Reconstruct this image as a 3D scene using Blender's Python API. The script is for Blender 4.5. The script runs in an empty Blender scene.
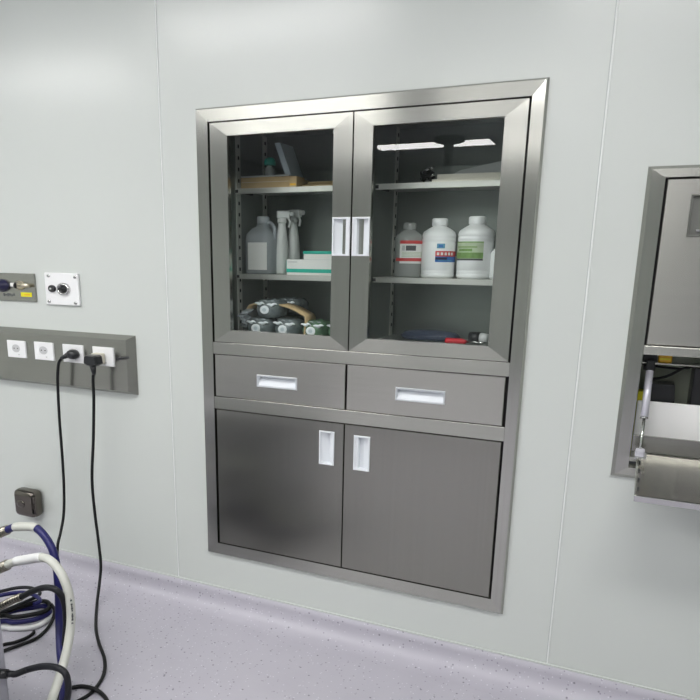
import bpy, bmesh, math, random
from mathutils import Vector, Matrix
random.seed(7)
PI = math.pi
COL = bpy.context.scene.collection

# ------------------------------------------------------------------ camera numbers
CAM = Vector((1.279097, -1.904879, 1.233647))
RIGHT = Vector((0.911544, 0.410991, 0.013179))
UP = Vector((-0.112252, 0.217877, 0.969500))
FWD = Vector((-0.395585, 0.885221, -0.244738))
FPX, PCX, PCY = 681.5505, 319.46903, 432.49780

def ray(px, py):
    return FWD + RIGHT * ((px - PCX) / FPX) + UP * ((PCY - py) / FPX)

def at(px, py, Y=0.0):
    """point of the plane y = Y seen at a photo position"""
    d = ray(px, py)
    return CAM + d * ((Y - CAM.y) / d.y)

def on(px, py, Z=0.0):
    """point of the height z = Z seen at a photo position"""
    d = ray(px, py)
    return CAM + d * ((Z - CAM.z) / d.z)

# ------------------------------------------------------------------ materials
def _new(name):
    m = bpy.data.materials.new(name); m.use_nodes = True
    nt = m.node_tree
    return m, nt, nt.nodes['Principled BSDF']

def pr(name, col, rough=0.5, metal=0.0, spec=0.5, coat=0.0, trans=0.0, noise=0.0, nscale=40.0):
    m, nt, b = _new(name)
    b.inputs['Base Color'].default_value = (*col, 1)
    b.inputs['Roughness'].default_value = rough
    b.inputs['Metallic'].default_value = metal
    b.inputs['Specular IOR Level'].default_value = spec
    b.inputs['Coat Weight'].default_value = coat
    b.inputs['Transmission Weight'].default_value = trans
    if noise:
        tc = nt.nodes.new('ShaderNodeTexCoord'); n = nt.nodes.new('ShaderNodeTexNoise')
        n.inputs['Scale'].default_value = nscale; n.inputs['Detail'].default_value = 4
        mx = nt.nodes.new('ShaderNodeMix'); mx.data_type = 'RGBA'
        mx.inputs[6].default_value = (*[c * (1 - noise) for c in col], 1)
        mx.inputs[7].default_value = (*[min(1, c * (1 + noise)) for c in col], 1)
        nt.links.new(tc.outputs['Object'], n.inputs['Vector'])
        nt.links.new(n.outputs['Fac'], mx.inputs[0]); nt.links.new(mx.outputs[2], b.inputs['Base Color'])
    return m

def steel(name, axis, col=(0.455, 0.456, 0.418), rough=0.23, aniso=0.97, var=0.08):
    """brushed stainless steel, grain running along the given axis"""
    m, nt, b = _new(name)
    L = nt.links.new
    tc = nt.nodes.new('ShaderNodeTexCoord'); mp = nt.nodes.new('ShaderNodeMapping')
    s = {'x': (1.2, 30, 110), 'z': (110, 30, 1.2)}[axis]
    mp.inputs['Scale'].default_value = s
    n = nt.nodes.new('ShaderNodeTexNoise'); n.inputs['Scale'].default_value = 1.0; n.inputs['Detail'].default_value = 5
    L(tc.outputs['Object'], mp.inputs['Vector']); L(mp.outputs[0], n.inputs['Vector'])
    mx = nt.nodes.new('ShaderNodeMix'); mx.data_type = 'RGBA'
    mx.inputs[6].default_value = (*[c * (1 - var) for c in col], 1)
    mx.inputs[7].default_value = (*[min(1, c * (1 + var)) for c in col], 1)
    L(n.outputs['Fac'], mx.inputs[0]); L(mx.outputs[2], b.inputs['Base Color'])
    # cloudy wear from wiping
    n2 = nt.nodes.new('ShaderNodeTexNoise'); n2.inputs['Scale'].default_value = 4.0; n2.inputs['Detail'].default_value = 3
    L(tc.outputs['Object'], n2.inputs['Vector'])
    ad = nt.nodes.new('ShaderNodeMath'); ad.operation = 'MULTIPLY_ADD'
    ad.inputs[1].default_value = 0.05; ad.inputs[2].default_value = rough - 0.025
    L(n2.outputs['Fac'], ad.inputs[0]); L(ad.outputs[0], b.inputs['Roughness'])
    b.inputs['Metallic'].default_value = 1.0
    b.inputs['Anisotropic'].default_value = aniso
    tg = nt.nodes.new('ShaderNodeTangent'); tg.direction_type = 'RADIAL'; tg.axis = {'x': 'X', 'z': 'Z'}[axis]
    L(tg.outputs[0], b.inputs['Tangent'])
    return m

def clear(name, tint=(0.9, 0.95, 0.93), ior=1.5, rough=0.0, milk=0.0, milk_col=(0.8, 0.82, 0.82)):
    """thin clear sheet: see-through with a Fresnel reflection, optionally milky"""
    m = bpy.data.materials.new(name); m.use_nodes = True
    nt = m.node_tree; nt.nodes.remove(nt.nodes['Principled BSDF'])
    out = nt.nodes['Material Output']
    t = nt.nodes.new('ShaderNodeBsdfTransparent'); t.inputs[0].default_value = (*tint, 1)
    g = nt.nodes.new('ShaderNodeBsdfGlossy'); g.inputs['Roughness'].default_value = rough
    fr = nt.nodes.new('ShaderNodeFresnel'); fr.inputs[0].default_value = ior
    mx = nt.nodes.new('ShaderNodeMixShader')
    src = t
    if milk:
        d = nt.nodes.new('ShaderNodeBsdfDiffuse'); d.inputs[0].default_value = (*milk_col, 1)
        m2 = nt.nodes.new('ShaderNodeMixShader'); m2.inputs[0].default_value = milk
        nt.links.new(t.outputs[0], m2.inputs[1]); nt.links.new(d.outputs[0], m2.inputs[2]); src = m2
    # only the outer skin of the sheet reflects
    ge = nt.nodes.new('ShaderNodeNewGeometry'); ml = nt.nodes.new('ShaderNodeMath'); ml.operation = 'SUBTRACT'; ml.use_clamp = True
    nt.links.new(fr.outputs[0], ml.inputs[0]); nt.links.new(ge.outputs['Backfacing'], ml.inputs[1])
    nt.links.new(ml.outputs[0], mx.inputs[0]); nt.links.new(src.outputs[0], mx.inputs[1]); nt.links.new(g.outputs[0], mx.inputs[2])
    nt.links.new(mx.outputs[0], out.inputs[0])
    return m

def vinyl(name):
    m, nt, b = _new(name); L = nt.links.new
    tc = nt.nodes.new('ShaderNodeTexCoord')
    n = nt.nodes.new('ShaderNodeTexNoise'); n.inputs['Scale'].default_value = 9; n.inputs['Detail'].default_value = 6
    L(tc.outputs['Object'], n.inputs['Vector'])
    base = nt.nodes.new('ShaderNodeMix'); base.data_type = 'RGBA'
    base.inputs[6].default_value = (0.435, 0.420, 0.478, 1); base.inputs[7].default_value = (0.490, 0.475, 0.530, 1)
    L(n.outputs['Fac'], base.inputs[0])
    prev = base.outputs[2]
    for sc, thr, col in ((72, 0.13, (0.22, 0.20, 0.26)), (48, 0.10, (0.12, 0.11, 0.14)), (90, 0.13, (0.72, 0.71, 0.76))):
        v = nt.nodes.new('ShaderNodeTexVoronoi'); v.inputs['Scale'].default_value = sc
        L(tc.outputs['Object'], v.inputs['Vector'])
        # only some cells carry a chip
        sp = nt.nodes.new('ShaderNodeSeparateColor'); L(v.outputs['Color'], sp.inputs[0])
        lt = nt.nodes.new('ShaderNodeMath'); lt.operation = 'LESS_THAN'; lt.inputs[1].default_value = 0.40; L(sp.outputs[0], lt.inputs[0])
        mr = nt.nodes.new('ShaderNodeMapRange'); mr.inputs[1].default_value = thr; mr.inputs[2].default_value = thr + 0.09
        mr.inputs[3].default_value = 0.75; mr.inputs[4].default_value = 0.0
        L(v.outputs['Distance'], mr.inputs[0])
        mu = nt.nodes.new('ShaderNodeMath'); mu.operation = 'MULTIPLY'; L(mr.outputs[0], mu.inputs[0]); L(lt.outputs[0], mu.inputs[1])
        mx = nt.nodes.new('ShaderNodeMix'); mx.data_type = 'RGBA'; mx.inputs[7].default_value = (*col, 1)
        L(mu.outputs[0], mx.inputs[0]); L(prev, mx.inputs[6]); prev = mx.outputs[2]
    L(prev, b.inputs['Base Color'])
    b.inputs['Roughness'].default_value = 0.36
    b.inputs['Specular IOR Level'].default_value = 0.45
    return m

def emit(name, col, st):
    m = bpy.data.materials.new(name); m.use_nodes = True
    nt = m.node_tree; nt.nodes.remove(nt.nodes['Principled BSDF'])
    e = nt.nodes.new('ShaderNodeEmission'); e.inputs[0].default_value = (*col, 1); e.inputs[1].default_value = st
    nt.links.new(e.outputs[0], nt.nodes['Material Output'].inputs[0])
    return m

M = {}
M['wall'] = pr('painted_panel', (0.595, 0.627, 0.598), 0.24, spec=0.5, noise=0.015, nscale=3)
M['wall_far'] = pr('far_wall_panel', (0.50, 0.53, 0.51), 0.4)
M['ceil'] = pr('ceiling_paint', (0.74, 0.76, 0.76), 0.6)
M['seam'] = pr('white_sealant', (0.80, 0.83, 0.81), 0.45)
M['seam_grey'] = pr('grey_joint', (0.42, 0.44, 0.43), 0.6)
M['vinyl'] = vinyl('speckled_vinyl')
M['sh'] = steel('brushed_steel_across', 'x')
M['sv'] = steel('brushed_steel_upright', 'z', col=(0.465, 0.466, 0.430), rough=0.21, aniso=0.8)
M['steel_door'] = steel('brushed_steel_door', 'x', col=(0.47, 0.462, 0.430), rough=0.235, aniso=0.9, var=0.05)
M['steel_low'] = steel('brushed_steel_lower_door', 'z', col=(0.30, 0.299, 0.266), rough=0.235, aniso=0.6, var=0.05)  # same steel darkened and warmed; its dim reflection is put into the colour
M['steel_trunk'] = steel('brushed_steel_trunking', 'x', col=(0.37, 0.368, 0.335), rough=0.25, aniso=0.3)
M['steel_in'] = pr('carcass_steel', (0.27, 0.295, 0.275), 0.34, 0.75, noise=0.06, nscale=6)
M['shelf'] = pr('shelf_steel', (0.62, 0.62, 0.58), 0.35, 0.6)
M['pull_grey'] = pr('recessed_pull_grey', (0.17, 0.175, 0.16), 0.4, 0.4)
M['gap'] = pr('shadow_gasket', (0.010, 0.010, 0.010), 0.7)
M['pull'] = pr('pull_plastic', (0.80, 0.83, 0.86), 0.32)
M['pull_rim'] = pr('pull_rim', (0.62, 0.65, 0.68), 0.3, 0.3)
M['glass'] = clear('cabinet_glass', (0.975, 0.992, 0.984), 1.62)
M['white'] = pr('white_plastic', (0.84, 0.85, 0.85), 0.35)
M['white_dim'] = pr('socket_well', (0.55, 0.56, 0.56), 0.45)
M['black'] = pr('black_rubber', (0.007, 0.0075, 0.008), 0.55, spec=0.3)
M['blackp'] = pr('black_plastic', (0.015, 0.016, 0.018), 0.3)
M['beige'] = pr('beige_plastic', (0.62, 0.60, 0.50), 0.4)
M['chrome'] = pr('chrome', (0.62, 0.62, 0.61), 0.12, 1.0)
M['darkchrome'] = pr('dark_chrome', (0.15, 0.137, 0.12), 0.10, 1.0)
M['brass'] = pr('pale_brass', (0.70, 0.64, 0.50), 0.3, 0.9)
M['navy'] = pr('navy_plastic', (0.012, 0.012, 0.05), 0.3)
M['blue'] = pr('blue_rubber', (0.012, 0.012, 0.105), 0.42, spec=0.4)
M['hose_white'] = pr('pale_rubber', (0.60, 0.61, 0.555), 0.42)
M['coil_white'] = pr('white_rubber', (0.80, 0.81, 0.80), 0.35)
M['hose_black'] = pr('charcoal_rubber', (0.012, 0.013, 0.016), 0.5, spec=0.35)
M['sleeve'] = clear('clear_sleeve', (0.75, 0.78, 0.78), 1.5, 0.08, 0.55)
M['braid'] = pr('braided_ferrule', (0.33, 0.31, 0.26), 0.28, 1.0, noise=0.6, nscale=140)
M['print'] = pr('dark_print', (0.08, 0.085, 0.09), 0.5)
M['yellow'] = pr('yellow_label', (0.75, 0.68, 0.02), 0.45)
M['amber'] = pr('amber_plastic', (0.75, 0.42, 0.02), 0.45)
M['card'] = pr('kraft_card', (0.50, 0.36, 0.19), 0.75, noise=0.12, nscale=25)
M['paper'] = pr('cream_paper', (0.74, 0.71, 0.62), 0.7)
M['greycover'] = pr('grey_blue_cover', (0.48, 0.55, 0.59), 0.5)
M['greysheet'] = pr('grey_plate', (0.50, 0.52, 0.52), 0.5)
M['teal'] = pr('teal_plastic', (0.01, 0.36, 0.27), 0.4)
M['teal_print'] = pr('teal_print', (0.01, 0.42, 0.31), 0.5)
M['bottle'] = pr('white_bottle', (0.91, 0.925, 0.92), 0.3)
M['clearb'] = clear('frosted_bottle', (0.80, 0.82, 0.80), 1.45, 0.12, 0.45, (0.62, 0.64, 0.62))
M['jug'] = clear('cloudy_jug', (0.74, 0.78, 0.80), 1.45, 0.1, 0.45, (0.60, 0.64, 0.67))
M['spray'] = pr('white_spray', (0.72, 0.74, 0.72), 0.4)
M['red'] = pr('red_print', (0.62, 0.05, 0.05), 0.45)
M['red_pl'] = pr('red_plastic', (0.62, 0.015, 0.03), 0.35)
M['bluep'] = pr('blue_print', (0.02, 0.15, 0.48), 0.45)
M['cyanp'] = pr('sky_print', (0.10, 0.33, 0.50), 0.45)
M['greenp'] = pr('green_print', (0.20, 0.36, 0.10), 0.5, noise=0.5, nscale=60)
M['lgreen'] = pr('pale_green_print', (0.50, 0.60, 0.40), 0.5, noise=0.25, nscale=50)
M['labelw'] = pr('label_paper', (0.80, 0.80, 0.77), 0.5)
M['pack'] = pr('dark_film', (0.13, 0.155, 0.16), 0.2, spec=0.8, noise=0.95, nscale=50)
M['packg'] = pr('green_film', (0.09, 0.17, 0.10), 0.2, spec=0.8, noise=0.9, nscale=50)
M['mark'] = pr('pale_mark_and_glint', (0.78, 0.81, 0.84), 0.25)
M['film'] = clear('clear_film', (0.85, 0.88, 0.9), 1.45, 0.1, 0.4, (0.7, 0.74, 0.78))
M['bagblue'] = clear('blue_film', (0.42, 0.48, 0.62), 1.45, 0.15, 0.35, (0.16, 0.20, 0.32))
M['gas'] = pr('gas_strut_silver', (0.62, 0.62, 0.68), 0.3, 0.35)
M['rod'] = pr('strut_rod', (0.55, 0.57, 0.52), 0.2, 1.0)
M['greygreen'] = pr('hatch_back', (0.46, 0.50, 0.40), 0.5)
M['board'] = pr('white_board', (0.90, 0.90, 0.89), 0.4)
M['cart'] = pr('cart_paint', (0.40, 0.40, 0.45), 0.4)
M['cart2'] = pr('cart_rim', (0.30, 0.30, 0.34), 0.45)
M['pend'] = pr('pendant_grey', (0.10, 0.11, 0.125), 0.5)
M['lamp'] = emit('lamp_diffuser', (1.0, 0.99, 0.975), 17.0)
M['alu'] = pr('lamp_frame', (0.7, 0.7, 0.7), 0.4, 0.5)

# ------------------------------------------------------------------ mesh builder
class MB:
    def __init__(s):
        s.bm = bmesh.new(); s.mats = []
    def mi(s, key):
        if key not in s.mats: s.mats.append(key)
        return s.mats.index(key)
    def face(s, pts, key):
        vs = [s.bm.verts.new(p) for p in pts]
        f = s.bm.faces.new(vs); f.material_index = s.mi(key); return f
    def box(s, x0, x1, y0, y1, z0, z1, key, bev=0.0, seg=2):
        x0, x1 = sorted((x0, x1)); y0, y1 = sorted((y0, y1)); z0, z1 = sorted((z0, z1))
        v = [s.bm.verts.new(p) for p in ((x0,y0,z0),(x1,y0,z0),(x1,y1,z0),(x0,y1,z0),(x0,y0,z1),(x1,y0,z1),(x1,y1,z1),(x0,y1,z1))]
        fs = [s.bm.faces.new([v[i] for i in q]) for q in ((0,3,2,1),(4,5,6,7),(0,1,5,4),(1,2,6,5),(2,3,7,6),(3,0,4,7))]
        i = s.mi(key)
        for f in fs: f.material_index = i
        if bev:
            es = list({e for f in fs for e in f.edges})
            r = bmesh.ops.bevel(s.bm, geom=es, offset=bev, segments=seg, profile=0.5, affect='EDGES')
            for f in r['faces']: f.material_index = i
        return v
    def obox(s, c, ax, ay, az, key, bev=0.0, seg=2):
        """box about centre c with half-axis vectors"""
        c = Vector(c); ax = Vector(ax); ay = Vector(ay); az = Vector(az)
        if ax.cross(ay).dot(az) < 0: ax = -ax
        P = [c + a*ax + b*ay + d*az for d in (-1,1) for a, b in ((-1,-1),(1,-1),(1,1),(-1,1))]
        v = [s.bm.verts.new(p) for p in P]
        fs = [s.bm.faces.new([v[i] for i in q]) for q in ((0,3,2,1),(4,5,6,7),(0,1,5,4),(1,2,6,5),(2,3,7,6),(3,0,4,7))]
        i = s.mi(key)
        for f in fs: f.material_index = i
        if bev:
            es = list({e for f in fs for e in f.edges})
            r = bmesh.ops.bevel(s.bm, geom=es, offset=bev, segments=seg, profile=0.5, affect='EDGES')
            for f in r['faces']: f.material_index = i
    def ring(s, rings, key, closed=False, cap0=True, cap1=True, smooth=True):
        """skin a list of equal-length vertex loops"""
        i = s.mi(key)
        R = [[s.bm.verts.new(p) for p in r] for r in rings]
        n = len(R[0])
        m = len(R)
        for a in range(m if closed else m - 1):
            A, B = R[a], R[(a + 1) % m]
            for k in range(n):
                f = s.bm.faces.new((A[k], A[(k+1) % n], B[(k+1) % n], B[k])); f.material_index = i; f.smooth = smooth
        if not closed:
            if cap0:
                f = s.bm.faces.new(R[0][::-1]); f.material_index = i
            if cap1:
                f = s.bm.faces.new(R[-1]); f.material_index = i
    def lathe(s, c, prof, key, n=28, sx=1.0, sy=1.0):
        """prof = [(radius, height)...] about a vertical axis at c"""
        c = Vector(c)
        s.ring([[c + Vector((r*sx*math.cos(2*PI*k/n), r*sy*math.sin(2*PI*k/n), h)) for k in range(n)] for r, h in prof], key)
    def disc_y(s, c, prof, key, n=28, rx=1.0, rz=1.0):
        """lathe about the y axis; prof = [(radius, y)...] going towards the viewer"""
        c = Vector(c)
        s.ring([[c + Vector((r*rx*math.cos(2*PI*k/n), y, r*rz*math.sin(2*PI*k/n))) for k in range(n)] for r, y in prof], key)
    def cyl(s, a, b, r, key, r2=None, n=16):
        a = Vector(a); b = Vector(b); d = (b - a).normalized()
        u = d.orthogonal().normalized(); w = d.cross(u)
        r2 = r if r2 is None else r2
        s.ring([[p + u*(q*math.cos(2*PI*k/n)) + w*(q*math.sin(2*PI*k/n)) for k in range(n)] for p, q in ((a, r), (b, r2))], key)
    def tube(s, pts, r, key, n=10, sub=8, closed=False):
        P = spline(pts, sub, closed)
        m = len(P)
        rad = r if callable(r) else (lambda t: r)
        rings = []; u = None
        for i, p in enumerate(P):
            if closed: d = (P[(i+1) % m] - P[i-1]).normalized()
            else: d = (P[min(i+1, m-1)] - P[max(i-1, 0)]).normalized()
            if u is None: u = d.orthogonal().normalized()
            else:
                u = u - d*u.dot(d)
                u = u.normalized() if u.length > 1e-6 else d.orthogonal().normalized()
            w = d.cross(u); q = rad(i/(m-1))
            rings.append([p + u*(q*math.cos(2*PI*k/n)) + w*(q*math.sin(2*PI*k/n)) for k in range(n)])
        s.ring(rings, key, closed=False)
    def plate(s, x0, x1, z0, z1, yf, yb, key, hole=None, bev=0.0):
        """upright sheet facing -y, with an optional rectangular hole"""
        if not hole:
            s.box(x0, x1, yf, yb, z0, z1, key, bev); return
        hx0, hx1, hz0, hz1 = hole
        i = s.mi(key)
        def lp(a, b, c, d, y): return [Vector(p) for p in ((a,y,c),(b,y,c),(b,y,d),(a,y,d))]
        L = [lp(x0,x1,z0,z1,yb), lp(x0,x1,z0,z1,yf+bev), lp(x0+bev,x1-bev,z0+bev,z1-bev,yf), lp(hx0,hx1,hz0,hz1,yf), lp(hx0,hx1,hz0,hz1,yb)]
        V = [[s.bm.verts.new(p) for p in l] for l in L]
        for a in range(5):
            A, B = V[a], V[(a+1) % 5]
            for k in range(4):
                f = s.bm.faces.new((A[k], A[(k+1)%4], B[(k+1)%4], B[k])); f.material_index = i
    def frame(s, x0, x1, z0, z1, prof_l, prof_b, prof_r=None, prof_t=None, kh='sh', kv='sv'):
        """mitred frame; each profile is [(inset, y)...] of equal length"""
        prof_r = prof_r or prof_l; prof_t = prof_t or prof_b
        V = []
        for (l, y), (b, yb), (r, _), (t, _) in zip(prof_l, prof_b, prof_r, prof_t):
            V.append([(x0+l, y, z0+b), (x1-r, y, z0+b), (x1-r, y, z1-t), (x0+l, y, z1-t)])
        for A, B in zip(V[:-1], V[1:]):
            for k in range(4):
                j = (k+1) % 4
                s.face((A[k], A[j], B[j], B[k]), kh if k in (0, 2) else kv)
    def obj(s, name, parent=None, smooth=None):
        bmesh.ops.remove_doubles(s.bm, verts=s.bm.verts, dist=1e-6)
        bmesh.ops.recalc_face_normals(s.bm, faces=s.bm.faces)
        base = parent_base(parent)
        for v in s.bm.verts: v.co -= base
        me = bpy.data.meshes.new(name); s.bm.to_mesh(me); s.bm.free()
        for k in s.mats: me.materials.append(M[k])
        o = bpy.data.objects.new(name, me); COL.objects.link(o)
        if parent is not None: o.parent = parent
        return o

def parent_base(p):
    b = Vector((0, 0, 0))
    while p is not None:
        b += p.location; p = p.parent
    return b

def spline(pts, sub=8, closed=False):
    P = [Vector(p) for p in pts]
    if len(P) < 3 or sub <= 1: return P
    out = []; n = len(P)
    for i in range(n if closed else n - 1):
        if closed: a, b, c, d = P[i-1], P[i], P[(i+1) % n], P[(i+2) % n]
        else: a, b, c, d = P[max(i-1,0)], P[i], P[i+1], P[min(i+2,n-1)]
        for k in range(sub):
            t = k/sub
            out.append(0.5*((2*b) + (c-a)*t + (2*a-5*b+4*c-d)*t*t + (3*b-a-3*c+d)*t**3))
    out.append(P[0] if closed else P[-1])
    return out

def tag(o, label, cat, group=None):
    o['label'] = label; o['category'] = cat
    if group: o['group'] = group
    return o

def thing(name, loc, label, cat, group=None):
    o = bpy.data.objects.new(name, None); o.empty_display_size = 0.05; o.location = loc; COL.objects.link(o)
    return tag(o, label, cat, group)

def move_origin(o, loc):
    loc = Vector(loc)
    o.data.transform(Matrix.Translation(-loc)); o.location = loc
    return o

def struct(mb, name):
    o = mb.obj(name); o['kind'] = 'structure'; return o

# ------------------------------------------------------------------ the room
XL, XR, YF, ZC = -3.0, 3.6, -6.6, 2.35
CX0, CX1, CZ0, CZ1 = 0.0, 1.035, 0.22, 1.6774          # cabinet outline on the wall
HX0, HX1, HZ0, HZ1 = 1.2800, 1.94, 0.689, 1.4617        # hatch outline on the wall

def wall_back():
    mb = MB()
    e = 0.012
    holes = [(CX0+e, CX1-e, CZ0+e, CZ1-e), (HX0+e, HX1-e, HZ0+e, HZ1-e)]
    xs = sorted({XL, XR, *[h[0] for h in holes], *[h[1] for h in holes]})
    zs = sorted({0.0, ZC, *[h[2] for h in holes], *[h[3] for h in holes]})
    for a, b in zip(xs[:-1], xs[1:]):
        for c, d in zip(zs[:-1], zs[1:]):
            mx, mz = (a+b)/2, (c+d)/2
            if any(h[0] < mx < h[1] and h[2] < mz < h[3] for h in holes): continue
            mb.face(((a,0,c),(b,0,c),(b,0,d),(a,0,d)), 'wall')
    # thickness returns round the holes and a closing back skin
    for h in holes:
        p = [(h[0],h[2]),(h[1],h[2]),(h[1],h[3]),(h[0],h[3])]
        for k in range(4):
            (a, c), (b, d) = p[k], p[(k+1) % 4]
            mb.face(((a,0,c),(b,0,d),(b,0.05,d),(a,0.05,c)), 'wall')
    return struct(mb, 'wall_back')
wall_back()
mb = MB(); mb.box(XL, XR, YF, 0.55, -0.06, 0.0, 'vinyl'); struct(mb, 'floor')
mb = MB(); mb.box(XL, XR, YF, 0.55, ZC, ZC+0.05, 'ceil'); struct(mb, 'ceiling')
mb = MB(); mb.box(XL-0.06, XL, YF, 0.55, 0, ZC, 'wall'); struct(mb, 'wall_left')
mb = MB(); mb.box(XR, XR+0.06, YF, 0.55, 0, ZC, 'wall'); struct(mb, 'wall_right')
mb = MB(); mb.box(XL, XR, YF-0.06, YF, 0, ZC, 'wall_far'); struct(mb, 'wall_front')
# coved skirting of the floor vinyl
mb = MB()
ZB = 0.0857
prof = [(-0.0005, ZB), (-0.005, ZB), (-0.005, 0.060)]
for k in range(1, 8):
    a = PI/2*k/8
    prof.append((-0.005 - 0.058*(1-math.cos(a)), 0.060 - 0.058*math.sin(a)))
prof += [(-0.063, 0.0015), (-0.085, 0.0004)]
for (y0, z0), (y1, z1) in zip(prof[:-1], prof[1:]):
    f = mb.face(((XL,y0,z0),(XR,y0,z0),(XR,y1,z1),(XL,y1,z1)), 'vinyl'); f.smooth = True
struct(mb, 'baseboard_back')
mb = MB(); mb.box(XL, XR, -0.0045, 0, ZB+0.0005, ZB+0.007, 'wall', 0.0015); struct(mb, 'trim_1')
for n, (x0, w) in enumerate(((-0.1350, 0.0042), (1.1725, 0.0042))):
    mb = MB()
    mb.box(x0-w/2, x0+w/2, -0.0022, 0, ZB+0.0075, ZC, 'seam', 0.0008)
    mb.box(x0-w/2-0.0022, x0-w/2, -0.0006, 0, ZB+0.0075, ZC, 'seam_grey')
    struct(mb, 'trim_%d' % (n+2))

# ------------------------------------------------------------------ recessed pulls
def pull(name, x0, x1, z0, z1, yf, parent, deep='x', steep=0, rim='pull'):
    """flush pull: a proud rim round a pocket whose section slopes from one side to a steep other side"""
    e = 0.0045; d = 0.020
    mb = MB()
    pr_ = [(0, yf), (0.001, yf-0.003), (e, yf-0.003), (e+0.0005, yf+0.001)]
    mb.frame(x0, x1, z0, z1, pr_, pr_, kh=rim, kv=rim)
    a0, a1 = (x0+e+0.0005, x1-e-0.0005); c0, c1 = (z0+e+0.0005, z1-e-0.0005)
    y0 = yf+0.001; y1 = yf+d
    if deep == 'x':
        w = a1-a0
        s = [(a0, y0), (a0+0.02*w, y0+0.004), (a0+0.52*w, y1), (a0+0.78*w, y1), (a0+0.80*w, y0+0.001), (a1, y0)]
        if steep == 0: s = [(a0+a1-x, y) for x, y in s][::-1]
        for (xa, ya), (xb, yb) in zip(s[:-1], s[1:]):
            mb.face(((xa,ya,c0),(xb,yb,c0),(xb,yb,c1),(xa,ya,c1)), 'pull')
        for c in (c0, c1): mb.face([(x,y,c) for x, y in s], 'pull')
    else:
        h = c1-c0
        s = [(c0, y0), (c0+0.10*h, y0+0.001), (c0+0.80*h, y1), (c0+0.97*h, y1), (c1, y0)]
        for (za, ya), (zb, yb) in zip(s[:-1], s[1:]):
            mb.face(((a0,ya,za),(a1,ya,za),(a1,yb,zb),(a0,yb,zb)), 'pull')
        for a in (a0, a1): mb.face([(a,y,z) for z, y in s], 'pull')
    return mb.obj(name, parent)

# ------------------------------------------------------------------ the cabinet
HF = 0.012                                              # how far the steel face stands proud
def X_(x): return x + (CAM.x - x)*HF/(-CAM.y)
def Z_(z): return z + (CAM.z - z)*HF/(-CAM.y)
cab = thing('medical_cabinet', (0.5175, 0, CZ0), 'tall stainless steel wall cabinet with two glass doors over drawers and two solid doors', 'cabinet')
T = 0.0388
mb = MB()
ix0, ix1 = X_(CX0+T), X_(CX1-T)
iz0, iz1 = Z_(CZ0+T), Z_(CZ1-T)
def fpf(t): return [(0, 0.0), (0.0005, -0.004), (0.0060, -HF), (t, -HF), (t, 0.035)]
mb.frame(CX0, CX1, CZ0, CZ1, fpf(ix0-CX0), fpf(iz0-CZ0), fpf(CX1-ix1), fpf(CZ1-iz1))
mb.obj('face_frame', cab)
YD = -0.010                                             # door faces
# black rings put behind the gaps for their shade, one per opening
mb = MB()
def shade_gasket(x0, x1, z0, z1, w=0.024):
    p = [(0, 0.012), (w, 0.012), (w, 0.026), (0, 0.026)]
    mb.frame(x0, x1, z0, z1, p, p, kh='gap', kv='gap')
shade_gasket(ix0, ix1, Z_(0.970), iz1, 0.030); shade_gasket(ix0, ix1, Z_(0.788), Z_(0.930), 0.02); shade_gasket(ix0, ix1, iz0, Z_(0.746), 0.02)
mb.box(X_(0.500), X_(0.536), 0.013, 0.025, Z_(0.970), iz1, 'gap')
mb.box(X_(0.500), X_(0.526), 0.013, 0.025, Z_(0.788), Z_(0.930), 'gap'); mb.box(X_(0.500), X_(0.522), 0.013, 0.025, iz0, Z_(0.746), 'gap')
mb.obj('shade_gasket', cab)
for z0, z1 in ((0.9305, 0.9695), (0.7462, 0.7875)):
    mb = MB(); mb.box(ix0, ix1, -HF+0.0003, 0.03, Z_(z0), Z_(z1), 'sh', 0.0012); mb.obj('rail', cab)
# carcass with a centre partition
YB = 0.40
mb = MB()
kx0, kx1, kz0, kz1 = 0.030, 1.005, 0.985, 1.655
for a, b, c, d, e, f in ((kx0-0.006, kx0, 0.026, YB, 0.24, kz1), (kx1, kx1+0.006, 0.026, YB, 0.24, kz1), (kx0-0.006, kx1+0.006, YB, YB+0.006, 0.24, kz1),
                         (kx0-0.006, kx1+0.006, 0.026, YB, kz1, kz1+0.006), (kx0, kx1, 0.03, YB, kz0-0.02, kz0), (kx0-0.006, kx1+0.006, 0.026, YB, 0.234, 0.24)):
    mb.box(a, b, c, d, e, f, 'steel_in')
mb.obj('carcass', cab)
mb = MB(); mb.box(0.512, 0.524, 0.05, YB, kz0, kz1, 'steel_in'); mb.obj('partition', cab)
# slotted shelf standards, front and rear on every side
def standard(x, side, y):
    mb = MB()
    mb.box(x, x + side*0.004, y-0.013, y+0.013, kz0, kz1, 'shelf')
    z = kz0 + 0.03
    while z < kz1 - 0.02:
        mb.box(x + side*0.0035, x + side*0.0046, y-0.004, y+0.004, z, z+0.011, 'gap'); z += 0.036
    mb.obj('shelf_standard', cab)
for x, s in ((kx0, 1), (0.512, -1), (0.524, 1), (kx1, -1)):
    for y in ((0.375,) if x == 0.524 else (0.190, 0.375)): standard(x, s, y)
SHF = 0.165
ZMID, ZUP = 1.1855, 1.4615
for z in (ZMID, ZUP):
    for x0, x1 in ((kx0+0.006, 0.506), (0.530, kx1-0.006)):
        mb = MB()
        mb.box(x0, x1, SHF, YB-0.005, z-0.0035, z, 'shelf')
        mb.box(x0, x1, SHF, SHF+0.012, z-0.0165, z-0.0035, 'shelf')
        mb.box(x0, x0+0.010, SHF-0.0006, SHF+0.1, z-0.0135, z-0.0035, 'gap')
        mb.obj('shelf', cab)
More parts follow.
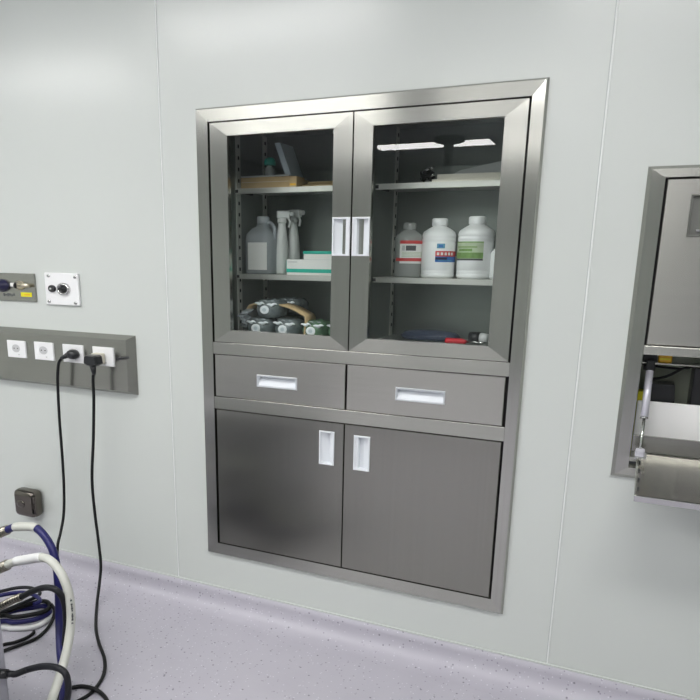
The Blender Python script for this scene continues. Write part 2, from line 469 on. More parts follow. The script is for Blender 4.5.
# upper glazed doors
def glass_door(x0, x1, gx0, gx1, hx0, hx1, steep):
    z0, z1, gz0, gz1 = Z_(0.9712), Z_(1.6345), Z_(1.0105), Z_(1.5962)
    hz0, hz1 = Z_(1.2473), Z_(1.3560)
    yb = 0.008
    mb = MB()
    # rails and stiles, mitred; the stile with the pull has a slot
    def quad(a, k): mb.face([(x, YD, z) for x, z in a], k)
    O = [(x0, z0), (x1, z0), (x1, z1), (x0, z1)]; G = [(gx0, gz0), (gx1, gz0), (gx1, gz1), (gx0, gz1)]
    hole = (hx0+0.004, hx1-0.004, hz0+0.004, hz1-0.004)
    for k in range(4):
        j = (k+1) % 4
        key = 'sh' if k in (0, 2) else 'sv'
        if (k == 1 and steep == 1) or (k == 3 and steep == 0):
            ox, gx = (x1, gx1) if k == 1 else (x0, gx0)
            lo, hi = min(ox, gx), max(ox, gx)
            quad([(ox, z0), (gx, gz0), (gx, hole[2]), (ox, hole[2])], key)
            quad([(ox, hole[3]), (gx, hole[3]), (gx, gz1), (ox, z1)], key)
            quad([(lo, hole[2]), (hole[0], hole[2]), (hole[0], hole[3]), (lo, hole[3])], key)
            quad([(hole[1], hole[2]), (hi, hole[2]), (hi, hole[3]), (hole[1], hole[3])], key)
        else:
            quad([O[k], O[j], G[j], G[k]], key)
        mb.face([(O[k][0], YD, O[k][1]), (O[j][0], YD, O[j][1]), (O[j][0], yb, O[j][1]), (O[k][0], yb, O[k][1])], key)
        mb.face([(G[k][0], YD, G[k][1]), (G[j][0], YD, G[j][1]), (G[j][0], yb, G[j][1]), (G[k][0], yb, G[k][1])], key)
        mb.face([(x, yb, z) for x, z in (O[k], O[j], G[j], G[k])], key)
    d = mb.obj('glass_door', cab)
    mb = MB(); mb.box(gx0-0.006, gx1+0.006, 0.0085, 0.0125, gz0-0.006, gz1+0.006, 'glass'); g = mb.obj('glass_pane', d)
    h = pull('door_pull', hx0, hx1, hz0, hz1, YD, d, 'x', steep); h['label'] = 'white recessed pull'
    return d
xs_ = [X_(v) for v in (0.0455, 0.5163, 0.1065, 0.4580, 0.4590, 0.5150)]; glass_door(*xs_, 1)
xs_ = [X_(v) for v in (0.5205, 0.9898, 0.5768, 0.9325, 0.5215, 0.5755)]; glass_door(*xs_, 0)
# drawers
for x0, x1, hx0, hx1, dz in ((0.0455, 0.5105, 0.2035, 0.3485, 0), (0.5165, 0.9870, 0.6725, 0.8220, 0)):
    mb = MB(); z0, z1 = Z_(0.7895), Z_(0.9285)
    x0, x1, hx0, hx1 = X_(x0), X_(x1), X_(hx0), X_(hx1)
    hole = (hx0+0.004, hx1-0.004, Z_(0.8345)+0.004, Z_(0.8745)-0.004)
    mb.plate(x0, x1, z0, z1, YD-0.002, 0.010, 'steel_door', hole, 0.0015)
    d = mb.obj('drawer_front', cab)
    h = pull('drawer_pull', hx0, hx1, Z_(0.8345), Z_(0.8745), YD-0.002, d, 'z', 0, 'pull_rim'); h['label'] = 'white recessed pull in a grey rim'
# lower doors
for x0, x1, hx0, hx1, hz0, hz1, st in ((0.0455, 0.5088, 0.4262, 0.4785, 0.6033, 0.7140, 1), (0.5122, 0.9895, 0.5438, 0.5975, 0.6000, 0.7118, 0)):
    mb = MB()
    x0, x1, hx0, hx1, hz0, hz1 = X_(x0), X_(x1), X_(hx0), X_(hx1), Z_(hz0), Z_(hz1)
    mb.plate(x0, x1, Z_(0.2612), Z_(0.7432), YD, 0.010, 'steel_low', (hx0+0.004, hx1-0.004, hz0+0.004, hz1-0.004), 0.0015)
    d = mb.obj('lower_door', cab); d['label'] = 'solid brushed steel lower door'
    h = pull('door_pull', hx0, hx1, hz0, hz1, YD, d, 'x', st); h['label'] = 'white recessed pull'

# ------------------------------------------------------------------ things on the left upper shelf
YS = SHF + 0.025
def fx(px, py, Y): return at(px, py, Y).x
zt = ZUP + 0.0004
x0 = max(0.041, fx(231, 185, YS)); x1 = fx(290, 185, YS)
mb = MB()
mb.box(x0, x1, YS, YS+0.15, zt, zt+0.036, 'card', 0.002)
mb.box(x0+0.004, x1-0.004, YS-0.0006, YS+0.001, zt+0.020, zt+0.0208, 'paper')
o = tag(mb.obj('cardboard_box'), 'flat kraft cardboard box on the left end of the top shelf', 'box'); move_origin(o, (x0, YS, zt))
mb = MB(); mb.box(x0+0.002, x1-0.002, YS-0.004, YS+0.13, zt+0.0364, zt+0.0404, 'greysheet', 0.001)
o = tag(mb.obj('flat_tray'), 'thin grey tray lying on the flat cardboard box', 'tray'); move_origin(o, (x0, YS, zt+0.0364))
ztop = zt+0.0408
# leaning folder
b0 = at(290, 175, YS+0.02); 
t0 = at(276, 144, YS+0.02)
mb = MB()
dz = 0.100; lean = -0.040
xb = b0.x - 0.014
for key, w0, w1, ya, yb in (('greycover', 0, 0.020, YS+0.015, YS+0.10),):
    P = [(xb, ya, ztop), (xb+w1, ya, ztop), (xb+w1+0.004, yb, ztop), (xb+0.004, yb, ztop)]
    Q = [(x+lean, y, ztop+dz) for x, y, z in P]
    mb.ring([P, Q], key, smooth=False)
o = tag(mb.obj('ring_binder'), 'grey-blue folder standing tilted on the thin grey tray', 'folder'); move_origin(o, (xb, YS+0.02, ztop))
c = at(270, 170, YS+0.05); c.z = ztop
mb = MB(); mb.lathe(c, [(0.017, 0), (0.018, 0.004), (0.018, 0.024), (0.012, 0.032), (0.012, 0.038)], 'clearb')
bt = thing('small_bottle', c, 'small clear bottle with a rounded teal cap left of the tilted folder', 'bottle')
mb.obj('bottle_body', bt)
mb = MB(); mb.lathe(c, [(0.0125, 0.036), (0.019, 0.038), (0.020, 0.048), (0.015, 0.058), (0.006, 0.062)], 'teal'); mb.obj('cap', bt)
xa = fx(290.5, 183, YS); xb2 = fx(298, 183, YS)
mb = MB(); mb.box(xa, xb2, YS-0.010, YS+0.05, zt, zt+0.034, 'card', 0.0015); mb.box(xa+0.003, xb2-0.003, YS-0.0108, YS-0.0098, zt+0.006, zt+0.012, 'amber')
o = tag(mb.obj('small_carton'), 'small tan carton at the foot of the tilted folder', 'box'); move_origin(o, (xa, YS, zt))
xa = fx(299, 183, YS+.03)
mb = MB(); mb.box(xa, 0.50, YS+0.03, YS+0.17, zt, zt+0.012, 'card', 0.003); mb.box(xa+0.02, 0.49, YS+0.05, YS+0.16, zt+0.0121, zt+0.022, 'card', 0.003)
o = tag(mb.obj('kraft_envelope'), 'low stack of brown kraft envelopes on the top shelf beside the small carton', 'envelope'); move_origin(o, (xa, YS+.03, zt))

# ------------------------------------------------------------------ left middle shelf
zm = ZMID + 0.0004
def rbox_rings(cx, cy, prof, n=32, p=4.0):
    """superellipse loops: prof = [(hx, hy, z)...]"""
    out = []
    for hx, hy, z in prof:
        r = []
        for k in range(n):
            a = 2*PI*k/n; ca, sa = math.cos(a), math.sin(a)
            q = (abs(ca)**p + abs(sa)**p)**(-1/p)
            r.append(Vector((cx + hx*q*ca, cy + hy*q*sa, z)))
        out.append(r)
    return out
jx0, jx1 = max(0.042, fx(242.5, 258, YS+0.05)), fx(276.5, 258, YS+0.05)
jc = Vector(((jx0+jx1)/2, YS+0.055, zm)); jw = (jx1-jx0)/2
jg = thing('plastic_jug', jc, 'cloudy clear plastic jug with a pale label at the left of the middle shelf', 'jug')
mb = MB()
mb.ring(rbox_rings(jc.x, jc.y, [(jw*0.94, 0.050, zm), (jw, 0.054, zm+0.006), (jw, 0.054, zm+0.110), (jw*0.92, 0.050, zm+0.132), (jw*0.60, 0.038, zm+0.150), (0.020, 0.020, zm+0.158), (0.019, 0.019, zm+0.168)]), 'jug')
mb.obj('jug_body', jg)
mb = MB(); mb.lathe(jc, [(0.021, 0.167), (0.022, 0.170), (0.022, 0.188), (0.019, 0.191)], 'jug'); mb.obj('cap', jg)
mb = MB(); mb.tube([jc+Vector((jw*0.85, -0.01, 0.112)), jc+Vector((jw*0.90, -0.01, 0.148)), jc+Vector((jw*0.6, -0.005, 0.168)), jc+Vector((0.016, 0, 0.166))], 0.007, 'jug'); mb.obj('handle', jg)
mb = MB(); mb.box(jc.x-jw*0.55, jc.x+jw*0.80, jc.y-0.0552, jc.y-0.0542, zm+0.014, zm+0.104, 'labelw'); lb = mb.obj('label_sheet', jg); lb['label'] = 'blank pale rectangular label'
def spray_bottle(px, foot_px, ydep, hgt, label, turn):
    c = at(foot_px, 255, ydep); c.y = ydep; c.z = zm
    sb = thing('spray_bottle', c, label, 'spray bottle', 'white spray bottles')
    mb = MB()
    lean = Vector((0, 0, 0))
    prof = [(0.020, 0), (0.0215, 0.006), (0.0215, 0.06), (0.0195, 0.10), (0.015, 0.140), (0.012, 0.155), (0.012, 0.165)]
    k = hgt/0.165
    mb.lathe(c, [(r, h*k) for r, h in prof], 'spray', sx=1.0, sy=1.25); mb.obj('bottle_body', sb)
    mb = MB(); top = hgt
    mb.lathe(c, [(0.015, top), (0.016, top+0.004), (0.015, top+0.016)], 'spray', n=20)
    d = Vector((math.cos(turn), math.sin(turn), 0)); s = Vector((-d.y, d.x, 0))
    mb.obox(c + d*0.006 + Vector((0, 0, top+0.028)), d*0.024, s*0.010, Vector((0, 0, 0.013)), 'spray', 0.005)
    mb.cyl(c + d*0.026 + Vector((0, 0, top+0.032)), c + d*0.042 + Vector((0, 0, top+0.030)), 0.008, 'spray')
    hd = mb.obj('spray_head', sb)
    mb = MB(); mb.tube([c + d*0.020 + Vector((0, 0, top+0.020)), c + d*0.028 + Vector((0, 0, top+0.004)), c + d*0.024 + Vector((0, 0, top-0.014))], 0.004, 'spray', n=8); mb.obj('trigger', hd)
spray_bottle(285, 282, YS+0.075, 0.170, 'white spray bottle standing close beside the cloudy jug', 0.2)
spray_bottle(293, 293.5, YS+0.130, 0.176, 'greyer spray bottle standing behind the white and teal boxes', -0.15)
bx0 = fx(286.5, 270, YS-0.010)
cb = thing('glove_box', (bx0, YS-0.01, zm), 'white carton with a teal stripe at the front of the middle shelf', 'box')
mb = MB(); mb.box(bx0, 0.500, YS-0.010, YS+0.095, zm, zm+0.050, 'labelw', 0.0012); mb.obj('carton', cb)
mb = MB(); mb.box(bx0+0.0006, 0.4995, YS-0.0106, YS-0.0098, zm+0.008, zm+0.020, 'teal_print')
mb.box(bx0+0.006, bx0+0.040, YS-0.0106, YS-0.0098, zm+0.0405, zm+0.0430, 'greysheet')
mb.box(bx0-0.0004, bx0+0.0008, YS-0.010, YS+0.09, zm+0.006, zm+0.046, 'teal_print'); mb.obj('printed_band', cb)
cx = fx(305, 250, YS+0.03)
c2 = thing('glove_box', (cx, YS+0.03, zm+0.0504), 'white carton with a teal lid edge lying on the striped carton', 'box')
mb = MB(); mb.box(cx, 0.503, YS+0.020, YS+0.094, zm+0.0504, zm+0.068, 'labelw', 0.001); mb.obj('carton', c2)
mb = MB(); mb.box(cx-0.0015, 0.5035, YS+0.0185, YS+0.0948, zm+0.0682, zm+0.0775, 'teal_print', 0.001); mb.obj('lid', c2)

# ------------------------------------------------------------------ wrapped packs at the bottom left
zf = kz0 + 0.0004
def make_pack(label, key='pack'):
    p = thing('wrapped_pack', (0, 0, 0), label, 'pack', 'film-wrapped packs at the bottom of the cabinet')
    mb = MB()
    mb.ring(rbox_rings(0, 0, [(0.030, 0.040, 0.0), (0.042, 0.050, 0.006), (0.047, 0.055, 0.022), (0.045, 0.054, 0.038), (0.036, 0.046, 0.050), (0.020, 0.030, 0.053)], p=3.2), key)
    rg = random.Random(11)
    for v in mb.bm.verts: v.co += Vector((rg.uniform(-1, 1), rg.uniform(-0.6, 0.6), rg.uniform(-1, 1)*(v.co.z > 0.004)))*0.0018
    mb.obj('bundle', p)
    mb = MB()
    mb.disc_y((-0.004, -0.0535, 0.025), [(0.0165, 0.004), (0.0165, -0.0020), (0.013, -0.0028)], 'mark', n=20, rx=1, rz=0.74)
    mb.disc_y((-0.004, -0.0560, 0.025), [(0.008, 0.002), (0.007, -0.0015)], 'greycover', n=14, rx=1, rz=0.74)
    mb.obj('round_mark', p)
    mb = MB()  # pale strips are painted glints on the wrap; the last strip is clear film
    rg = random.Random(3)
    for x0_, x1_, z_, k_ in ((-0.040, -0.004, 0.043, 3), (0.004, 0.041, 0.041, 3), (-0.020, 0.026, 0.049, 2)):
        pts = [Vector((x0_ + (x1_-x0_)*t/4, -0.0525 + (0.010 if z_ > 0.045 else 0) + rg.uniform(-0.002, 0.001), z_ + rg.uniform(-0.0025, 0.0025))) for t in range(5)]
        mb.tube(pts, lambda t: 0.0012 + 0.0035*math.sin(PI*t), 'mark' if k_ == 3 else 'film', n=6, sub=4)
    w = mb.obj('film_fold_glints', p); w['label'] = 'pale glint strips and one clear film fold'
    p.scale = (1.0, 1.0, 1.12)
    return p
def copy_tree(o, parent=None):
    c = o.copy(); COL.objects.link(c)
    if parent is not None: c.parent = parent
    for ch in list(o.children):
        copy_tree(ch, c)
    return c
packA = make_pack('dark film-wrapped pack with a round pale mark on top of the pile', 'pack')
packB = make_pack('greenish film-wrapped pack at the right end of the pile', 'packg')
def put(o, px, py, Y, z, rz, label=None):
    q = at(px, py, Y); o.location = (q.x, Y + 0.055, z); o.rotation_euler.z = rz
    if label: o['label'] = label
YP = 0.085
spots = [(256, 328, YP, zf, 0.05, 'dark film-wrapped pack at the bottom left of the pile'),
         (284, 328, YP+0.005, zf, -0.04, 'dark film-wrapped pack in the middle of the bottom row'),
         ]
put(packA, 265, 312, YP+0.008, zf+0.0605, 0.03)
for s in spots:
    put(copy_tree(packA), *s)
put(packB, 312, 330, YP+0.004, zf, -0.02, 'greenish film-wrapped pack just right of the tan card band')
put(copy_tree(packB), 338, 330, YP+0.004, zf, 0.02, 'greenish film-wrapped pack partly behind the left door stile')
put(copy_tree(packA), 286, 311, YP+0.13, zf+0.0605, -0.12, 'dark film-wrapped pack on top, behind the arched card band')
# arched card band
mb = MB()
path = [at(247, 309, YP+0.030), at(252, 304.5, YP+0.03), at(270, 303.5, YP+0.03), at(288, 307.5, YP+0.03), at(300, 313.5, YP+0.02), at(305, 317.5, YP+0.012), at(305, 326, YP+0.006), at(304, 337, YP+0.006)]
P = spline(path, 6)
rings = []
for i, p in enumerate(P):
    d = (P[min(i+1, len(P)-1)] - P[max(i-1, 0)]).normalized()
    n_ = Vector((-d.z, 0, d.x))
    w = 0.0025
    rings.append([p + n_*w, p - n_*w, p - n_*w + Vector((0, 0.075, 0)), p + n_*w + Vector((0, 0.075, 0))])
mb.ring(rings, 'card')
o = tag(mb.obj('card_band'), 'tan cardboard band arched over the film-wrapped packs', 'packaging'); move_origin(o, (P[-1].x, P[-1].y, zf))
mb = MB()
q = at(247, 328, YP+0.02)
for k in range(5):
    a = random.uniform(-0.4, 0.4)
    mb.obox(q + Vector((random.uniform(-0.010, 0.010), random.uniform(-0.01, 0.02), 0.012 + 0.011*k)), Vector((0.012*math.cos(a), 0, 0.012*math.sin(a))), (0, 0.02, 0.004), (0.001, 0.0, 0.004), 'film', 0.001, 1)
o = tag(mb.obj('plastic_wrap'), 'crumpled clear plastic at the left end of the packs', 'plastic wrap'); move_origin(o, (q.x, q.y, zf))

# ------------------------------------------------------------------ right bay: top shelf
zu = ZUP + 0.0004
pa, pb = fx(436, 180, YS+0.01), 0.985
ps = thing('paper_stack', (pa, YS, zu), 'stack of cream paper pads at the front right of the top shelf', 'paper')
mb = MB(); mb.box(pa-0.010, pb-0.01, YS, YS+0.16, zu, zu+0.010, 'paper', 0.001); mb.obj('lower_pad', ps)
mb = MB(); mb.box(pa+0.004, pb, YS+0.006, YS+0.166, zu+0.0102, zu+0.024, 'paper', 0.001); mb.obj('upper_pad', ps)
# angled grey sheet-metal cover behind
mb = MB()
q0 = fx(452, 175, YS+0.10)
Y0 = YS+0.06
P = [(q0, Y0, zu+0.0244), (0.985, Y0, zu+0.0244), (0.985, Y0, zu+0.078), (q0+0.035, Y0, zu+0.040)]
mb.ring([P, [(x, y+0.09, z) for x, y, z in P]], 'greysheet', smooth=False)
o = tag(mb.obj('sloping_cover'), 'grey wedge-shaped cover resting on the cream pads', 'cover'); move_origin(o, (q0, Y0, zu+0.0244))
# clump of black leads
cl = thing('lead_clump', at(430, 181, YS+0.02), 'tangled black leads with small connectors left of the cream pads', 'cable')
cl.location.z = zu
mb = MB()
for k in range(5):
    pts = []
    for j in range(7):
        pts.append(Vector((cl.location.x + random.uniform(-0.030, 0.006), YS + 0.03 + random.uniform(-0.02, 0.04), zu + 0.006 + random.uniform(0, 0.036))))
    mb.tube(pts, 0.004, 'black', n=6, sub=5)
mb.obj('leads', cl)
for dx, dz_ in ((0.0, 0.040), (-0.012, 0.036), (0.004, 0.020)):
    mb = MB(); p = Vector((cl.location.x + dx, YS+0.012, zu + dz_)); mb.cyl(p, p + Vector((0.010, -0.004, 0.006)), 0.004, 'chrome', n=10); mb.obj('connector', cl)

# ------------------------------------------------------------------ right bay: bottles on the middle shelf
def cam_phi(c): return math.atan2(CAM.y - c.y, CAM.x - c.x)
def band(mb, c, r, a0, a1, z0, z1, key, n=12):
    """curved printed patch; a0..a1 measured from the camera-facing line, positive to the right"""
    ph = cam_phi(c)
    for k in range(n):
        t0 = ph + a0 + (a1-a0)*k/n; t1 = ph + a0 + (a1-a0)*(k+1)/n
        f = mb.face([(c.x+r*math.cos(t0), c.y+r*math.sin(t0), z0), (c.x+r*math.cos(t1), c.y+r*math.sin(t1), z0),
                     (c.x+r*math.cos(t1), c.y+r*math.sin(t1), z1), (c.x+r*math.cos(t0), c.y+r*math.sin(t0), z1)], key); f.smooth = True
def bottle(px, pw, py_top, label, mat, capm, grooves=True):
    """px centre, pw half width in the photo; base on the middle shelf"""
    f0 = at(px, 260, SHF+0.06)
    r = pw / FPX * (f0 - CAM).dot(FWD) * 0.985
    c = at(px, 260, SHF+0.008+r); c.z = zm; c.y = SHF+0.008+r
    top = at(px, py_top, c.y).z - zm
    b = thing('reagent_bottle', c, label, 'bottle')
    mb = MB()
    hs = top*0.72                                     # shoulder start
    prof = [(r*0.90, 0), (r, 0.006)]
    if grooves:
        for g in (0.10, 0.16):
            prof += [(r, hs*g), (r*0.965, hs*(g+0.02)), (r, hs*(g+0.04))]
        for g in (0.82, 0.92):
            prof += [(r, hs*g), (r*0.965, hs*(g+0.02)), (r, hs*(g+0.04))]
    prof += [(r, hs), (r*0.93, hs+top*0.055), (r*0.62, hs+top*0.115), (r*0.42, hs+top*0.145), (r*0.40, hs+top*0.19)]
    mb.lathe(c, prof, mat, n=40); mb.obj('bottle_body', b)
    mb = MB(); h0 = hs+top*0.155
    mb.lathe(c, [(r*0.44, h0), (r*0.47, h0+0.002), (r*0.47, top-0.003), (r*0.40, top)], capm, n=28)
    cp = mb.obj('screw_cap', b)
    return b, c, r, top
b1, c1, r1, t1 = bottle(408.5, 14.3, 223.0, 'cloudy clear bottle with a red and white label, leftmost of the three tall bottles', 'clearb', 'clearb', False)
def rad(d): return math.radians(d)
def zz(c, px, py, r): return at(px, py, c.y - r*0.9).z
mb = MB()
R_ = r1*1.012
za, zb = zz(c1, 408, 263.5, r1), zz(c1, 408, 240.5, r1); h = zb-za
band(mb, c1, R_, rad(-38), rad(82), za, zb, 'labelw')
R2 = r1*1.02
band(mb, c1, R2, rad(-38), rad(82), za+h*0.86, zb, 'red'); band(mb, c1, R2, rad(-60), rad(82), za+h*0.10, za+h*0.24, 'red')
band(mb, c1, R2, rad(-12), rad(28), za+h*0.56, za+h*0.78, 'print', 6)
for k in range(4): band(mb, c1, R2, rad(-28), rad(60), za+h*(0.30+0.06*k), za+h*(0.32+0.06*k), 'lgreen', 6)
band(mb, c1, R2, rad(-28), rad(-16), za+h*0.56, za+h*0.78, 'greysheet', 3)
mb.obj('printed_label', b1)['label'] = 'white label with red bands'
b2, c2_, r2, t2 = bottle(438.0, 16.8, 218.5, 'white bottle with a red and blue label, middle of the three tall bottles', 'bottle', 'bottle')
mb = MB(); R_ = r2*1.012
band(mb, c2_, R_, rad(-10), rad(82), zz(c2_,438,262,r2), zz(c2_,438,256.5,r2), 'bluep')
band(mb, c2_, R_, rad(-10), rad(82), zz(c2_,438,256.5,r2), zz(c2_,438,251,r2), 'red')
R2 = r2*1.02
for k in range(5): band(mb, c2_, R2, rad(-5+13*k), rad(3+13*k), zz(c2_,438,255.2,r2), zz(c2_,438,252.4,r2), 'labelw', 2)
band(mb, c2_, R2, rad(-10), rad(30), zz(c2_,438,259.6,r2), zz(c2_,438,257.4,r2), 'navy', 4)
band(mb, c2_, R2, rad(0), rad(50), zz(c2_,438,260.8,r2), zz(c2_,438,260.1,r2), 'cyanp', 4)
band(mb, c2_, R_, rad(-6), rad(21), zz(c2_,438,248.3,r2), zz(c2_,438,243.6,r2), 'cyanp', 5)
band(mb, c2_, R2, rad(0), rad(14), zz(c2_,438,247.0,r2), zz(c2_,438,245.0,r2), 'bluep', 3)
mb.obj('printed_label', b2)['label'] = 'red and blue printed label under a small blue mark'
b3, c3, r3, t3 = bottle(474.8, 18.0, 216.5, 'white bottle with a green picture label, rightmost of the three tall bottles', 'bottle', 'bottle')
mb = MB(); R_ = r3*1.012
za, zb = zz(c3,474,260.5,r3), zz(c3,474,241.5,r3); h = zb-za
band(mb, c3, R_, rad(-80), rad(25), za, zb, 'lgreen')
R2 = r3*1.02
band(mb, c3, R2, rad(-80), rad(25), za, za+h*0.10, 'print'); band(mb, c3, R2, rad(-80), rad(25), za+h*0.12, za+h*0.42, 'greenp')
band(mb, c3, R2, rad(-60), rad(-10), za+h*0.48, za+h*0.62, 'greenp', 6); band(mb, c3, R2, rad(-70), rad(5), za+h*0.68, za+h*0.74, 'greenp', 6)
band(mb, c3, R2, rad(-80), rad(25), zb-h*0.06, zb, 'greenp')
mb.obj('printed_label', b3)['label'] = 'green picture label'
q = at(500, 260, SHF+0.05); c = Vector((q.x, SHF+0.05, zm))
b4 = thing('white_canister', c, 'short white canister half hidden behind the right door stile', 'canister')
mb = MB(); mb.lathe(c, [(0.026, 0), (0.028, 0.005), (0.028, 0.075), (0.022, 0.085), (0.014, 0.090)], 'bottle'); mb.obj('canister_body', b4)
mb = MB(); mb.lathe(c, [(0.016, 0.0902), (0.016, 0.104)], 'bottle'); mb.obj('cap', b4)
# dark roll lying behind the bottles
mb = MB()
ya = YB-0.045
mb.cyl((c1.x+0.03, ya, zm+0.034), (c3.x+0.06, ya, zm+0.034), 0.033, 'greysheet', n=20); mb.cyl((c1.x+0.028, ya, zm+0.034), (c1.x+0.0299, ya, zm+0.034), 0.012, 'gap', n=14)
o = tag(mb.obj('wrapping_roll'), 'grey roll lying behind the three tall bottles', 'roll'); move_origin(o, (c1.x+0.03, ya, zm))

# ------------------------------------------------------------------ right bay: bottom
q = on(445, 341, zf+0.010); q2 = on(468, 341.5, zf+0.010)
sd = thing('screwdriver', (q.x, q.y, zf), 'tool with a bright red handle lying on the cabinet floor', 'tool')
mb = MB(); dv = Vector((1, 0.08, 0)).normalized()
mb.ring([[Vector((q.x, q.y, zf+0.0105)) + dv*s_ + Vector((-dv.y, dv.x, 0))*(r_*math.cos(2*PI*k/12)) + Vector((0, 0, r_*math.sin(2*PI*k/12))) for k in range(12)]
         for s_, r_ in ((0, 0.006), (0.004, 0.010), (0.03, 0.0095), (0.05, 0.010), (0.062, 0.007), (0.066, 0.004))], 'red_pl'); mb.obj('handle', sd)
mb = MB(); a = Vector((q.x, q.y, zf+0.0105)); mb.cyl(a + dv*0.064, a + dv*0.150, 0.003, 'chrome', n=10); mb.obj('shaft', sd)
q = on(468, 339, zf+0.016)
fl = thing('torch', (q.x, q.y, zf), 'black torch with a white end cap lying right of the red tool', 'torch')
mb = MB(); a = Vector((q.x, q.y+0.03, zf+0.0185)); mb.cyl(a, a + Vector((0.034, -0.006, 0)), 0.018, 'blackp', n=20); mb.obj('barrel', fl)
mb = MB(); mb.cyl(a + Vector((0.0345, -0.006, 0)), a + Vector((0.060, -0.012, 0)), 0.0165, 'white', 0.014, n=20); mb.obj('end_cap', fl)
mb = MB()
q = on(430, 336, zf+0.01)
q.y = 0.22
mb.ring(rbox_rings(q.x, q.y+0.10, [(0.09, 0.05, zf), (0.10, 0.055, zf+0.010), (0.085, 0.048, zf+0.024), (0.04, 0.02, zf+0.030)], p=2.6), 'bagblue')
o = tag(mb.obj('plastic_bag'), 'folded dull blue plastic bag behind the red tool', 'bag'); move_origin(o, (q.x, q.y+0.1, zf))

# ------------------------------------------------------------------ the hatch on the right
ht = thing('wall_hatch', ((HX0+HX1)/2, 0, HZ0), 'stainless steel wall box at the right edge with its drop-down flap open', 'cabinet')
mb = MB(); F2 = 0.0400
pf = [(0, 0.0), (0.0005, -0.005), (0.0095, -0.014), (F2, -0.014), (F2, 0.03)]
mb.frame(HX0, HX1, HZ0, HZ1, pf, [(0, 0), (0.0005, -0.005), (0.0095, -0.014), (0.030, -0.014), (0.030, 0.03)], pf, [(0, 0), (0.0005, -0.005), (0.008, -0.014), (0.027, -0.014), (0.027, 0.03)]); mb.obj('face_frame', ht)
hx0, hx1 = HX0+F2, HX1-F2
mb = MB(); mb.box(hx0, hx1, -0.0135, 0.02, at(641, 354.3, -0.0135).z, 1.0380, 'sh', 0.0015); mb.obj('rail', ht)
mb = MB(); mb.box(hx0, hx1, 0.006, 0.010, 1.0385, 1.434, 'gap'); mb.obj('shade_gasket', ht)
mb = MB()
pl0 = at(691, 194, -0.02); pl1 = at(686.5, 237, -0.02)
plx0 = (pl0.x+pl1.x)/2; plx1 = plx0+0.15; plz1, plz0 = pl0.z, pl1.z
mb.plate(hx0+0.0055, hx1-0.006, 1.0412, 1.4305, -0.013, 0.004, 'steel_door', (plx0+0.004, plx1-0.004, plz0+0.004, plz1-0.004), 0.0015)
hd = mb.obj('upper_door', ht)
mb = MB()
pp = [(0, -0.013), (0.001, -0.016), (0.0035, -0.016), (0.005, -0.006)]
mb.frame(plx0, plx1, plz0, plz1, pp, pp, kh='pull_grey', kv='pull_grey')
mb.face([(plx0+0.005, -0.006, plz0+0.005), (plx1-0.005, -0.006, plz0+0.005), (plx1-0.005, -0.006, plz1-0.005), (plx0+0.005, -0.006, plz1-0.005)], 'pull_grey')
mb.box(plx0+0.02, plx1-0.02, -0.0135, -0.006, plz0+0.012, plz0+0.018, 'chrome', 0.002)
h = mb.obj('flush_pull', hd); h['label'] = 'grey recessed lift pull'
# interior box
mb = MB(); yb2 = 0.19
hz0i = 0.742
mb.box(hx0-0.004, hx0, 0.03, yb2, hz0i, 1.05, 'steel_in'); mb.box(hx1, hx1+0.004, 0.03, yb2, hz0i, 1.05, 'steel_in')
mb.box(hx0, hx1, yb2, yb2+0.004, hz0i, 1.05, 'greygreen'); mb.box(hx0, hx1, 0.03, yb2, 1.046, 1.05, 'steel_in')
mb.box(hx0, hx1, 0.012, yb2, hz0i-0.012, hz0i, 'sh')
mb.box(hx0-0.004, hx0, 0.03, yb2, 1.05, 1.44, 'steel_in'); mb.box(hx1, hx1+0.004, 0.03, yb2, 1.05, 1.44, 'steel_in')
mb.box(hx0-0.004, hx1+0.004, 0.03, yb2, 1.44, 1.444, 'steel_in'); mb.box(hx0-0.004, hx1+0.004, yb2, yb2+0.004, 1.05, 1.44, 'steel_in')
mb.obj('inner_box', ht)
mb = MB(); za, zb = at(640, 436, 0.10).z, at(660, 402.5, 0.07).z
mb.box(hx0+0.004, hx1-0.004, 0.070, 0.080, hz0i+0.0005, zb, 'board', 0.002); wb = mb.obj('white_panel', ht); wb['label'] = 'white inner panel'
mb = MB(); mb.box(hx0+0.002, hx1-0.002, 0.014, 0.022, 0.757, at(660, 437.5, 0.014).z, 'steel_trunk', 0.001); mb.obj('sill', ht)
# inner head rail with a dark and an amber sticker
mb = MB(); mb.box(hx0+0.002, hx1-0.002, 0.045, 0.076, at(650, 364, 0.045).z, at(650, 362.4, 0.045).z, 'sh', 0.0008)
mb.obj('inner_rail', ht); zr = at(650, 362.4, 0.045).z + 0.0004
# flap
hy, hz = 0.004, 0.752
ang = rad(13)
fd = Vector((0, -math.cos(ang), -math.sin(ang))); fn = Vector((0, -math.sin(ang), math.cos(ang)))
flx0, flx1 = hx0+0.016, hx1-0.010
FL = 0.235
mb = MB()
c = Vector(((flx0+flx1)/2, hy, hz)) + fd*(FL/2)
mb.obox(c, Vector(((flx1-flx0)/2, 0, 0)), fd*(FL/2), fn*0.003, 'steel_door', 0.001, 1)
for x in (flx0+0.0025, flx1-0.0025):
    mb.obox(Vector((x, hy, hz)) + fd*(FL/2+0.006) + fn*0.008, (0.0025, 0, 0), fd*(FL/2-0.006), fn*0.006, 'sh', 0.001, 1)
mb.obox(Vector(((flx0+flx1)/2, hy, hz)) + fd*(FL-0.002) + fn*0.005, ((flx1-flx0)/2, 0, 0), fd*0.003, fn*0.008, 'chrome', 0.001, 1)
fp = mb.obj('drop_flap', ht); fp['label'] = 'open flap of brushed steel sloping out into the room'
mb = MB(); mb.cyl((flx0, hy+0.004, hz-0.004), (flx1, hy+0.004, hz-0.004), 0.005, 'sh', n=12); mb.obj('hinge', ht)
